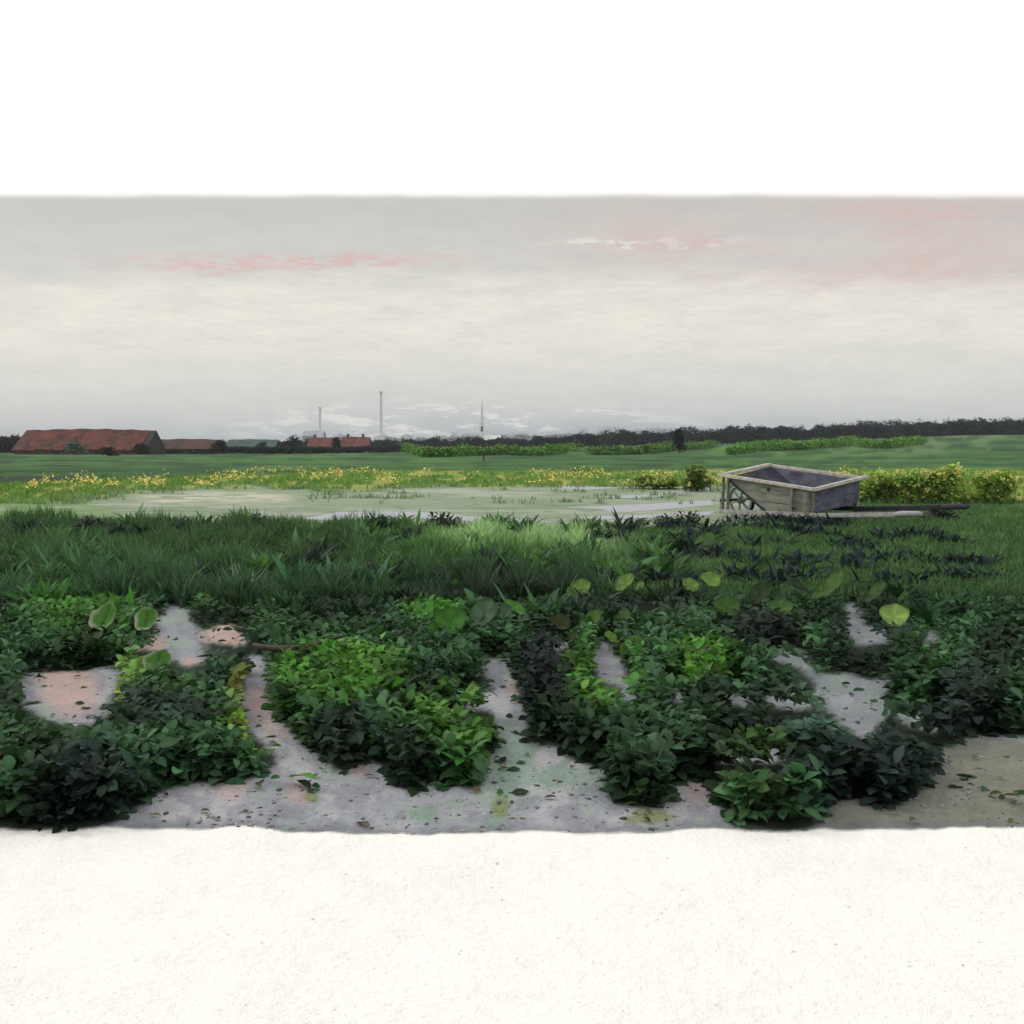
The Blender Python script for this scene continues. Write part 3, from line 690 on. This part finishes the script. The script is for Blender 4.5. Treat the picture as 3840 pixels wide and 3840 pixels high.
# ------------------------------------------------------------------ plants
def plant_mesh(name, n, L, W, prof, pit=(.15, 1.35), curl=(.5, 1.3), pet=.25, wave=.12, spread=.06, colv=.2, fold=.22):
    """A rosette of leaves on short stalks, white albedo: obj.color gives the plant its own green."""
    parts = []
    t = RNG.random(n); pitch = pit[0]+(pit[1]-pit[0])*t; yaw = np.arange(n)*2.39996+RNG.normal(0,.3,n)
    Lr = L*RNG.uniform(.65, 1.2, n); p0 = np.stack([RNG.normal(0,spread,n), RNG.normal(0,spread,n), np.zeros(n)], 1)
    d = np.stack([np.cos(yaw)*np.cos(pitch), np.sin(yaw)*np.cos(pitch), np.sin(pitch)], 1)
    st = pet*RNG.uniform(.5, 1.2, n); tip = p0+d*st[:,None]
    parts.append(leaves(p0-np.array((0,0,.02)), yaw, pitch, st*1.05+.02, .012, 0, vary((.9,.95,.7), n, .1), 'blade'))
    cv = np.clip(np.exp(RNG.normal(0, colv, (n,1)))*np.ones((n,3))*(1+RNG.normal(0,.07,(n,3))), .3, 2.2)
    parts.append(leaves(tip, yaw+RNG.normal(0,.25,n), pitch*.8, Lr, Lr*W, RNG.uniform(*curl, n), cv, prof, fold, wave))
    me = mesh_np(name, *merge(parts), LEAF)
    return me
BROAD = [plant_mesh('broad_leaves', n, L, .68, 'ovate', pet=p) for n, L, p in ((90,.10,.15),(120,.08,.16),(70,.13,.14),(150,.065,.17),(100,.095,.17),(80,.11,.1))]
LANCE = [plant_mesh('lance_leaves', n, L, .26, 'lance', (.7,1.5), (.1,.8), .08, .05, .07) for n, L in ((26,.26),(34,.22),(22,.3),(30,.25))]
DARKT = [plant_mesh('tuft_leaves', n, .13, .3, 'lance', (.5,1.45), (.1,.9), .05, .05, .06) for n in (22, 30, 26)]
def discs(n, r0):
    ps = []
    for j in range(n):
        V = []; C = []; nr, na = 6, 22; r = r0*random.uniform(.35, .65) if j else r0
        M = Matrix.Translation((0 if j == 0 else random.uniform(-.2,.2), random.uniform(-.12,.12), random.uniform(.12,.2) if j else .22)) @ Matrix.Rotation(random.uniform(-.9,.9), 4, 'Z') @ Matrix.Rotation(math.radians(random.uniform(35,60)), 4, 'X')
        c0 = M @ Vector((0,0,0))
        for i in range(nr+1):
            q = i/nr
            for k in range(na):
                t = 2*math.pi*k/na; rr = q*(1+.06*math.sin(3*t+j)+.04*math.sin(5*t+2*j))
                x = r*rr*math.cos(t); y = r*1.08*rr*math.sin(t)
                V.append(M @ Vector((x, y, .25*r*q*q+.05*r*math.sin(t*6+j)*q-.08*r*math.exp(-(x/.006)**2))))
                e = float(sstep(.8, 1.0, q)); C.append(np.array((1,1,1))*(.95-.4*e+.3*max(0, math.cos(9*t+j))**6*(1-.5*q)+.12*math.sin(4*t+3*q+j)))
        ps.append((np.array([tuple(v) for v in V]), np.array([(i*na+k, i*na+(k+1)%na, (i+1)*na+(k+1)%na, (i+1)*na+k) for i in range(nr) for k in range(na)]), np.array(C)))
        L = c0.length; ps.append(leaves(np.zeros((2,3)), [math.atan2(c0.y, c0.x)]*2, [math.asin(c0.z/L)]*2, [L*1.0]*2, [.016]*2, 0, np.array([(.8,.85,.6)]*2), 'blade'))
    return mesh_np('round_leaves', *merge(ps), LEAF)
ROUND = [discs(3, .11), discs(2, .11), discs(3, .11), discs(1, .11)]
_A = np.linspace(0, 2*np.pi, 17)[:-1]
def fit_scale(x, y, z, h, r, s):
    """largest size (up to s) at which the plant leaves the bare sand in view"""
    for _ in range(13):
        xs = np.concatenate([x+k*r*s*np.cos(_A) for k in (1, .7, .4, .0)]); ys = np.concatenate([y+k*r*s*np.sin(_A) for k in (1, .7, .4, .0)])
        zs = z+s*h*np.repeat([.3, .65, .9, 1.], 16)
        px, py = proj(xs, np.maximum(ys, .5), zs)
        wx, wy = warp(px, py, 5); m = np.zeros(len(px), bool)
        for p in SAND: m |= inpoly(wx, wy, p)
        if m.sum() <= 1: return s
        s *= .87
    return 0
def put(name, me, px, py, s, col, label, cat, group, lim=True, h=.33, r=.32):
    g = ground_at(px, py)
    if lim:
        s = fit_scale(g.x, g.y, g.z, h, r, s)
        if s < .16: return None
    o = link(name, me, None, g); o.rotation_euler = (random.gauss(0,.06), random.gauss(0,.06), random.gauss(0,.35) if name == 'round_leaved_plant' else random.uniform(0,6.28)); k = random.uniform(.9,1.12)
    o.scale = (s*k, s/k, s*random.uniform(.88,1.12)); o.color = (*[float(c) for c in col], 1)
    return tag(o, label, cat, group)
# foreground broad-leaved plants
def zone(px, py):
    if px < 255: return ('broad-leaved green plant left of the left-hand sandy path', 'plants left of the left path')
    if px < 492: return ('broad-leaved green plant between the two sandy paths', 'plants between the sandy paths')
    if px < 735: return ('broad-leaved green plant just right of the middle sandy path', 'plants right of the middle path')
    return ('broad-leaved dark green plant in the lower right bed among grey sand patches', 'plants in the lower right bed')
rowsy = [592, 604, 618, 632, 648, 666, 686, 708, 734, 762, 792, 818]
cnt = 0
for ri, py in enumerate(rowsy):
    step = .36*F/(F*H/(py-HY)); px = -70+random.uniform(0, step)
    while px < 1095:
        qx = px+random.uniform(-.25,.25)*step; qy = py+random.uniform(-.35,.35)*(rowsy[min(ri+1,11)]-rowsy[ri-1] if ri else 14)*.5
        px += step
        if bool(sand_mask(np.array([qx]), np.array([qy]))[0]) or qy > 822: continue
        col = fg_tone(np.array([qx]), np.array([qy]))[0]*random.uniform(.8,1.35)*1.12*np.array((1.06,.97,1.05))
        lb, gp = zone(qx, qy)
        y0 = 604 if qx > 540 else 588
        sz = random.choice((.5,.62,.72,.9))*random.uniform(.85,1.1)*(.3+.7*float(sstep(y0, y0+52, qy)))
        put('leafy_plant', random.choice(BROAD), qx, qy, sz, col, lb, 'plant', gp); cnt += 1
for i in range(60):
    px = -60+1150*((i*.618034) % 1); py = 572+26*random.random()
    if sand_mask(np.array([px]), np.array([py+8]))[0]: continue
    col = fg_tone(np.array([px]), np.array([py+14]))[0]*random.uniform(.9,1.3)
    put('leafy_plant', random.choice(BROAD), px, py, random.uniform(.3,.55), col, 'small leafy plant where the grass meets the leafy beds', 'plant', 'small plants at the grass edge')
for i in range(36):
    px = -60+1150*((i*.7548) % 1); py = 604+30*random.random()
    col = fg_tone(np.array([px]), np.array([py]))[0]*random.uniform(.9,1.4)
    put('upright_plant', random.choice(LANCE), px, py, random.uniform(.5,.85), col, 'upright pointed-leaved plant growing up through the leafy beds', 'plant', 'upright plants in the leafy beds')
# clumps with upright leaves along the track
for i in range(95):
    px = -50+740*((i*.618034) % 1)+random.uniform(-8,8); py = 528+62*random.random()**1.15
    d = random.random()
    col = lin(*( (40,52,46) if d < .35 else (58,84,52) if d < .7 else (72,104,62)))*1.2
    put('upright_plant', random.choice(LANCE), px, py, random.uniform(.6,1.05), col, 'clump of upright pointed leaves along the near edge of the pale track', 'plant', 'upright clumps edging the track', False)
for i, (px, py, s) in enumerate([(90,585,1.0),(115,580,.95),(165,588,.9),(310,596,1.2),(345,594,1.1),(372,596,1.05),(70,560,.9)]):
    put('upright_plant', random.choice(LANCE), px, py, s, lin(62,96,70)*1.0, 'taller blue green pointed-leaved plant between the track grass and the leafy bed on the left', 'plant', 'tall blue green pointed plants', False)
for (px, py, s, c) in [(382,533,1.5,(44,56,46)),(443,532,1.5,(46,60,48)),(262,533,1.4,(44,54,44)),(160,533,1.3,(38,42,40)),(198,538,.9,(50,80,52)),(96,538,1.6,(38,42,42)),(240,540,1.3,(42,48,42)),(690,527,1.3,(46,62,46)),(664,529,1.2,(48,66,46)),(535,540,1.1,(52,70,48)),(600,542,1.1,(44,60,46))]:
    put('bushy_clump', BROAD[3], px, py, s*.75, lin(*c)*1.15, 'small dark bushy clump rising over the edge of the pale track', 'plant', 'dark bushes on the track edge', False)
# green patch of rounded plants on the pale ground in the middle
for (px, py) in [(520,548),(538,546),(552,552),(570,548),(585,553),(530,556),(562,560),(597,548),(610,556)]:
    put('low_plant', BROAD[5], px, py, .62, lin(86,132,82)*1.25, 'low fresh green plant on the pale grass in the middle of the view', 'plant', 'fresh green plants on pale grass', False)
# dark tufts in rows on the meadow
TU = []
for x in range(655, 850, 11): TU.append((x, 531+random.uniform(-2,4)))
for x in range(728, 850, 9): TU.append((x, 524+(x-728)*.03+random.uniform(-1.5,2)))  # dark row added below the barrow to stand for its contact shadow
for x in range(622, 965, 10): TU.append((x, 546+5*math.sin(x*.06)+random.uniform(-4,4)))
for x in range(640, 815, 10): TU.append((x, 567+4*math.sin(x*.05)+random.uniform(-3,3)))
for x in range(855, 990, 11): TU.append((x, 568+random.uniform(-6,6)))
for x in range(600, 1000, 17): TU.append((x, 588+random.uniform(-6,6)))
for px, py in TU:
    if random.random() < .3: continue
    put('dark_tuft', random.choice(DARKT), px, py, random.uniform(1.0,1.55), lin(32,44,48), 'dark blue green leafy tuft in the broken rows on the meadow before the wheelbarrow', 'plant', 'dark tufts in rows on the meadow', False)
# dark shaggy mass by the shaft ends
put('dark_bush', BROAD[1], 944, 522, 1.15, lin(38,42,46), 'dark low bush beside the ends of the wheelbarrow shafts', 'bush', None, False)
# round pale leaves
RP = [(583,588,10,(112,146,72),'bright green round leaf, left one of the two bright discs under the tufts'),(625,583,11,(106,138,70),'bright green round leaf, right one of the two bright discs under the tufts'),(567,603,5,(92,130,60),'tiny bright round leaf left of the two bright discs'),
 (562,622,10,(58,66,38),'brownish olive round leaf at the left end of the dark bed'),(596,620,10,(84,112,54),'olive green notched round leaf in the dark bed'),(621,617,10,(70,102,50),'mid green round leaf in the dark bed beside the near-black one'),(647,612,10,(38,46,32),'near-black round leaf in the dark bed'),
 (609,637,7,(108,142,62),'small light green round leaf low in the dark bed'),(635,645,10,(92,122,56),'yellow olive drooping round leaf lowest in the dark bed'),(666,633,6,(86,118,56),'small narrow green leaf disc in the middle of the dark bed'),(697,629,10,(58,90,50),'dim green round leaf between two darker hollows'),(671,653,9,(62,94,52),'faint green round leaf low on the right of the dark bed'),
 (705,657,10,(74,92,46),'olive round leaf with dark rim at the right end of the dark bed'),(729,647,10,(66,90,48),'long olive round leaf leaning up to the right of the dark bed'),(689,586,9,(108,142,70),'light green round leaf right under the lowest row of tufts'),(712,580,10,(112,146,72),'light green round leaf with a curved stalk below the meadow'),
 (732,608,13,(70,102,52),'wide green round leaf below the rows of tufts'),(761,593,12,(46,62,38),'dark olive round leaf below the rows of tufts'),(782,609,12,(74,106,54),'green round leaf beside the dark olive one'),(794,586,12,(44,60,36),'blackish green round leaf at the lower meadow edge'),(838,585,15,(80,110,54),'broad olive green round leaf at the lower meadow edge'),(880,592,13,(66,96,50),'olive green round leaf before the slanting dark tufts at the right'),
 (895,617,14,(136,164,88),'brightest yellow green round leaf at the right side'),(516,609,12,(76,126,52),'fresh green round leaf leaning over the dark hollow'),(456,622,16,(66,116,44),'largest fresh green round leaf left of the dull grey green one'),(482,611,16,(78,102,78),'dull grey green broad round leaf above the middle sandy path')]
for i, (px, py, r, c, lb) in enumerate(RP):
    by = py+18
    for _ in range(4): Z = F*H/(by-HY); sc_ = r*Z/F/.11; by = py+.22*sc_*F/Z
    o = put('round_leaved_plant', ROUND[i % 4], px, by, sc_, lin(*c)*.86, lb, 'plant', 'round-leaved plants', False); o.scale = (sc_, sc_, sc_)
# pale-edged single leaves and pale flowers
def pale_leaf(px, py, s, label, edge=(160,160,146), mid=(70,112,48)):
    g = ground_at(px, py); t = empty('broad_leaf', g, label, 'leaf')
    V = []; C = []; nr, na = 9, 28
    for i in range(nr+1):
        q = i/nr
        for k in range(na):
            a = 2*math.pi*k/na; rr = q*(1+.07*math.sin(3*a+px)+.05*math.sin(5*a))
            x = .088*s*rr*math.cos(a); y = .115*s*rr*math.sin(a)*(1+.12*math.cos(a))
            z = .035*s*q*q-.02*s*abs(math.sin(a))*0-.012*s*math.exp(-(x/.006)**2)+.006*s*math.sin(a*7)*q
            V.append((x, y, z)); e = .85*float(sstep(.74, 1.02, q-.16*math.sin(a+.7)+.06*math.sin(a*4+px)))
            C.append(lin(*mid)*(1-e)*(1.1-.25*math.exp(-(x/.008)**2))+lin(*edge)*e)
    Fq = [(i*na+k, i*na+(k+1)%na, (i+1)*na+(k+1)%na, (i+1)*na+k) for i in range(nr) for k in range(na)]
    o = link('leaf_blade', mesh_np('leaf_blade', V, Fq, C, LEAF, True), t, (0, 0, .2*s)); o.color = (1,1,1,1); o.rotation_euler = (math.radians(44), math.radians(random.uniform(-12,12)), random.uniform(-.2,.2))
    bm = bmesh.new(); tube(bm, [(0,.06,-.02),(0,.05,.1*s),(0,.01,.19*s)], .008, 6); part('leaf_stalk', bm, STEM, t)
pale_leaf(104, 648, .85, 'large round green leaf with a pale rim at far left')
pale_leaf(146, 646, .75, 'round bright green leaf with a pale rim beside the lilac sand patch')
pale_leaf(157, 696, .72, 'round green leaf with a pale rim below the lilac sand patch')
# leafy ground cover between the plants
def cover(N, y0, y1, size, label):
    t = RNG.random(N); py = y0+(y1-y0)*t; px = RNG.uniform(-260, 1290, N)
    Yv = F*H/(py-HY); X = (px-CX)/F*Yv; g = terrain(X, Yv)
    Z = g+RNG.uniform(.01, .13, N)*(.35+.65*sstep(585, 640, py))
    Z = g+.004+(Z-g)*sstep(.35, .05, sand_soft(px, py, 7))
    qx, qy = proj(X, Yv, Z+.05); dx = .035*F/Yv; k = (RNG.random(N) > np.minimum(1.75*np.maximum(sand_soft(px, py, 7), sand_soft(qx, qy, 7)), .996+.004*(py > 795))) & (qy > 560) & (py < 822)
    px, py, X, Yv, Z = [a[k] for a in (px, py, X, Yv, Z)]; n = len(px)
    L = size*RNG.uniform(.6, 1.4, n)
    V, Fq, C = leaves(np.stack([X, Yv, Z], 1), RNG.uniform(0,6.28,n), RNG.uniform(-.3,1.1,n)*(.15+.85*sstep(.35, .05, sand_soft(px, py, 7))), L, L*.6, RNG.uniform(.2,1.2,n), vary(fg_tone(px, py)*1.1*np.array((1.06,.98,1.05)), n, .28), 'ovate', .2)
    o = link('leafy_ground_cover', mesh_np('leafy_ground_cover', V, Fq, C, LEAF)); o.color = (1,1,1,1)
    tag(o, label, 'ground cover', kind='stuff')
cover(156000, 576, 826, .055, 'dense low green leaves covering the soil between the larger plants')

def strew(name, label, N, r0, r1, cols, y0, y1, dens):
    V0 = np.array([(1,0,0),(-1,0,0),(0,1,0),(0,-1,0),(0,0,.7),(0,0,-.7)], float)
    F0 = np.array([(0,2,4),(2,1,4),(1,3,4),(3,0,4),(2,0,5),(1,2,5),(3,1,5),(0,3,5)])
    py = y0+(y1-y0)*RNG.random(N); px = RNG.uniform(-100, 1124, N)
    k = sand_mask(px, py, 5) & (RNG.random(N) < dens(px, py)); px = px[k]; py = py[k]; n = len(px)
    Yv = F*H/(py-HY); X = (px-CX)/F*Yv; Z = terrain(X, Yv)
    r = r0*(r1/r0)**(RNG.random(n)**2.5); rot = RNG.uniform(0, 6.28, n)
    v = V0[None]*r[:,None,None]*RNG.uniform(.6,1.3,(n,6,1))*np.array((1.2,.9,.7))
    c, s_ = np.cos(rot)[:,None], np.sin(rot)[:,None]
    v = np.stack([v[...,0]*c-v[...,1]*s_, v[...,0]*s_+v[...,1]*c, v[...,2]], -1)+np.stack([X, Yv, Z+r*.15], 1)[:,None]
    Fq = (F0[None]+(np.arange(n)*6)[:,None,None]).reshape(-1, 3)
    ci = np.array([lin(*q) for q in cols])[RNG.integers(0, len(cols), n)]*np.exp(RNG.normal(0,.2,(n,1)))
    me = mesh_np(name, v.reshape(-1,3), Fq, np.repeat(ci, 6, 0), PEB, True)
    tag(link(name, me), label, 'stones', kind='stuff')
PEB, g_ = new_mat('pebble'); finish(g_, bsdf(g_, g_.n('ShaderNodeVertexColor', layer_name='col').outputs[0], .9, spec=.15))
strew('soil_crumbs', 'small crumbs of earth and grit scattered over the lilac grey sand', 9000, .003, .013, [(120,120,126),(96,96,100),(150,148,152),(84,80,76),(150,128,120)], 580, 829, lambda x, y: .25+.75*sstep(.45, .6, fbm(x*.03, y*.05, 401)))
strew('shell_grit', 'fine pale shell grit on the whitish sandy strip in front', 1200, .0015, .005, [(240,238,230),(232,228,220),(246,244,240),(222,216,206)], 829, 1040, lambda x, y: .1+.9*sstep(.45, .65, fbm(x*.012, y*.02, 402)))
n = 260; py = RNG.uniform(590, 826, n); px = RNG.uniform(0, 1024, n); k = sand_mask(px, py, 5); px = px[k]; py = py[k]; n = len(px)
Yv = F*H/(py-HY); X = (px-CX)/F*Yv
o = link('leaf_litter', mesh_np('leaf_litter', *leaves(np.stack([X, Yv, terrain(X, Yv)+.008], 1), RNG.uniform(0,6.28,n), RNG.uniform(-.05,.3,n), RNG.uniform(.02,.055,n), RNG.uniform(.012,.03,n), .5, vary(np.array([lin(92,84,54), lin(70,88,50), lin(60,52,42)])[RNG.integers(0,3,n)], n), 'ovate', .4), LEAF))
o.color = (1,1,1,1); tag(o, 'small dry leaves littering the sandy gaps', 'litter', kind='stuff')

# forked fallen branch and a fallen leaf
def gp(px, py, h): v = ground_at(px, py); return Vector((v.x, v.y, v.z+h))
b0 = gp(253, 668, 0); t = empty('fallen_branch', b0, 'bent dark forked branch lying over the plants beside the left path', 'branch')
P = [gp(x, y+24, .14) - b0 for x, y in ((253,648),(272,651),(292,651),(314,647),(330,640),(344,636))]
bm = bmesh.new(); tube(bm, P, [.014,.016,.015,.013,.009,.005], 8); part('stem', bm, BARK, t, smooth=True)
P = [gp(x, y+24, .14-.02*i) - b0 for i, (x, y) in enumerate(((320,644),(301,654),(303,662),(307,670)))]
bm = bmesh.new(); tube(bm, P, [.01,.012,.009,.005], 8); part('twig', bm, BARK, t, smooth=True)
g = ground_at(302, 786); o = link('fallen_leaf', mesh_np('fallen_leaf', *leaves(np.array([[-.05,.03,.02],[-.02,.02,.015]]), [-.6,-.9], [.35,.1], [.13,.1], [.07,.04], [.6,.5], np.array([lin(80,128,50), lin(40,60,42)]), 'ovate'), LEAF), None, g)
o.color = (1,1,1,1); tag(o, 'single green curled leaf lying on the grey lilac sand', 'leaf')

# ------------------------------------------------------------------ sky, sun, camera
w = bpy.data.worlds.new('World'); SC.world = w; w.use_nodes = True; w.node_tree.nodes.clear(); g = NT(w.node_tree)
d = g.n('ShaderNodeTexCoord').outputs['Generated']
sp = g.n('ShaderNodeSeparateXYZ'); g.l.new(d, sp.inputs[0]); X, Yd, Zd = sp.outputs
az = g.m('ARCTAN2', X, Yd)
Ef = g.m('DIVIDE', Zd, g.m('MAXIMUM', Yd, .08))            # slope of the line of sight towards the deck
cv = g.vec(g.m('MULTIPLY', az, 1.0), g.m('MULTIPLY', Zd, 4.5), 0)          # clouds are drawn out along the horizon
n1 = g.noise(cv, 3.2, 6, .6, .4); n2 = g.noise(cv, 14, 6, .65, .3); n3 = g.noise(d, 160, 3, .7)
zz = g.m('ADD', Ef, g.m('MULTIPLY', g.m('SUBTRACT', n1, .5), g.mr(Ef, .19, .235, .05, .006)))
zz = g.m('ADD', zz, g.m('MULTIPLY', g.m('SUBTRACT', n2, .5), g.mr(Ef, .19, .235, .02, .006)))
rp = g.n('ShaderNodeValToRGB'); g.l.new(g.m('MULTIPLY', zz, 2.0), rp.inputs[0])
st = [(.0,(150,159,168)),(.022,(176,184,189)),(.06,(204,208,207)),(.12,(227,226,219)),(.22,(245,241,228)),(.30,(242,237,225)),(.35,(218,215,207)),(.42,(212,209,202)),(.462,(206,204,197)),(.482,(206,204,197)),(.492,(250,248,242)),(.52,(255,255,255)),(1.0,(255,255,255))]
el = rp.color_ramp.elements
while len(el) < len(st): el.new(.5)
for e, (p, c) in zip(el, st): e.position = p; e.color = rgba(lin(*c))
sky = rp.outputs[0]
mot = g.noise(cv, 70, 6, .75)
sky = g.mix(g.m('MULTIPLY', g.mr(mot, .3, .7, 0, .3), g.mr(Ef, .25, .235, 0, 1)), sky, rgba(lin(206,203,196)))
sky = g.mix(g.m('MULTIPLY', g.mr(g.m('MULTIPLY', n2, 1.0), .35, .7, 0, .26), g.mr(Ef, .25, .235, 0, 1)), sky, rgba(lin(186,192,192)))
inb = g.mr(Ef, .25, .235, 0, 1)
def band(v, c, w_): return g.mr(g.m('ABSOLUTE', g.m('SUBTRACT', v, c)), w_, w_*.25, 0, 1)
pk = g.m('MULTIPLY', g.m('MULTIPLY', band(az, -.21, .21), band(zz, .181, .014)), g.mr(g.noise(cv, 46, 7, .8), .42, .6, .0, 1))
pk2 = g.m('MULTIPLY', g.m('MULTIPLY', band(az, .27, .30), band(zz, .205, .075)), g.m('MULTIPLY', g.mr(n1, .42, .62, .15, .75), g.mr(g.noise(cv, 46, 7, .8), .38, .6, .25, 1)))
pk = g.m('MULTIPLY', g.m('MAXIMUM', pk, pk2), inb)
sky = g.mix(g.m('MULTIPLY', pk, .85), sky, rgba(lin(226,180,172)))
wc_ = g.m('MULTIPLY', band(zz, .027, .022), g.mr(g.m('ADD', g.m('MULTIPLY', n2, .6), g.m('MULTIPLY', g.noise(cv, 40, 5), .4)), .5, .56, 0, 1))
wc_ = g.m('MULTIPLY', wc_, band(az, -.05, .3))
sky = g.mix(g.m('MULTIPLY', wc_, .7), sky, rgba(lin(236,236,230)))
wc2 = g.m('MULTIPLY', g.m('MULTIPLY', band(zz, .2, .008), band(az, .12, .14)), g.mr(g.noise(cv, 30, 6, .7), .47, .6, 0, .7))
sky = g.mix(wc2, sky, rgba(lin(238,238,232)))
up = g.m('MULTIPLY', g.mr(zz, .24, .25, 1.0, 1.13), g.mr(Zd, .3, .75, 1.0, .97))
sky = g.mix(g.mr(Zd, -.02, 0, 1, 0), sky, rgba(lin(120,124,116)))
bg1 = g.n('ShaderNodeBackground'); g.put(bg1.inputs[0], sky); g.put(bg1.inputs[1], up)
SUN_EL, SUN_AZ = math.radians(42), math.radians(-62)      # sun behind thin cloud, to the left
ns = g.n('ShaderNodeTexSky', sky_type='NISHITA'); ns.sun_disc = False; ns.sun_elevation = SUN_EL; ns.sun_rotation = SUN_AZ; ns.air_density = 1; ns.dust_density = 3
bg2 = g.n('ShaderNodeBackground'); g.l.new(ns.outputs[0], bg2.inputs[0]); bg2.inputs[1].default_value = .1
mx = g.n('ShaderNodeMixShader'); mx.inputs[0].default_value = .06; g.l.new(bg1.outputs[0], mx.inputs[1]); g.l.new(bg2.outputs[0], mx.inputs[2])
g.l.new(mx.outputs[0], g.n('ShaderNodeOutputWorld').inputs[0])
sl = bpy.data.lights.new('sun', 'SUN'); sl.energy = 1.0; sl.angle = math.radians(14); sl.color = (1, .96, .9)
so = bpy.data.objects.new('sun', sl); COL.objects.link(so)
dirv = Vector((math.sin(SUN_AZ)*math.cos(SUN_EL), math.cos(SUN_AZ)*math.cos(SUN_EL), math.sin(SUN_EL)))
so.rotation_euler = (-dirv).to_track_quat('-Z', 'Y').to_euler(); so.location = dirv*50

m, g = new_mat('air')
pv = g.n('ShaderNodeVolumePrincipled'); pv.inputs['Color'].default_value = (.93,.95,1,1); pv.inputs['Density'].default_value = .00022; pv.inputs['Anisotropy'].default_value = .2
g.l.new(pv.outputs[0], g.n('ShaderNodeOutputMaterial').inputs[1])
bm = bmesh.new(); box(bm, (0, 320, 22), (2600, 760, 56)); tag(part('haze', bm, m, None), kind='stuff')
cam = bpy.data.cameras.new('camera'); co = bpy.data.objects.new('camera', cam); COL.objects.link(co)
co.location = (0, 0, H); co.rotation_euler = (math.radians(90), 0, 0); cam.sensor_width = 36; cam.lens = 36; cam.shift_y = -(512-HY)/1024
cam.clip_start = .05; cam.clip_end = 20000; SC.camera = co
vs = SC.view_settings; vs.view_transform = 'Standard'; vs.look = 'None'; vs.exposure = 0; vs.gamma = 1; vs.use_curve_mapping = False
print('plants', cnt, 'objects', len(SC.objects))
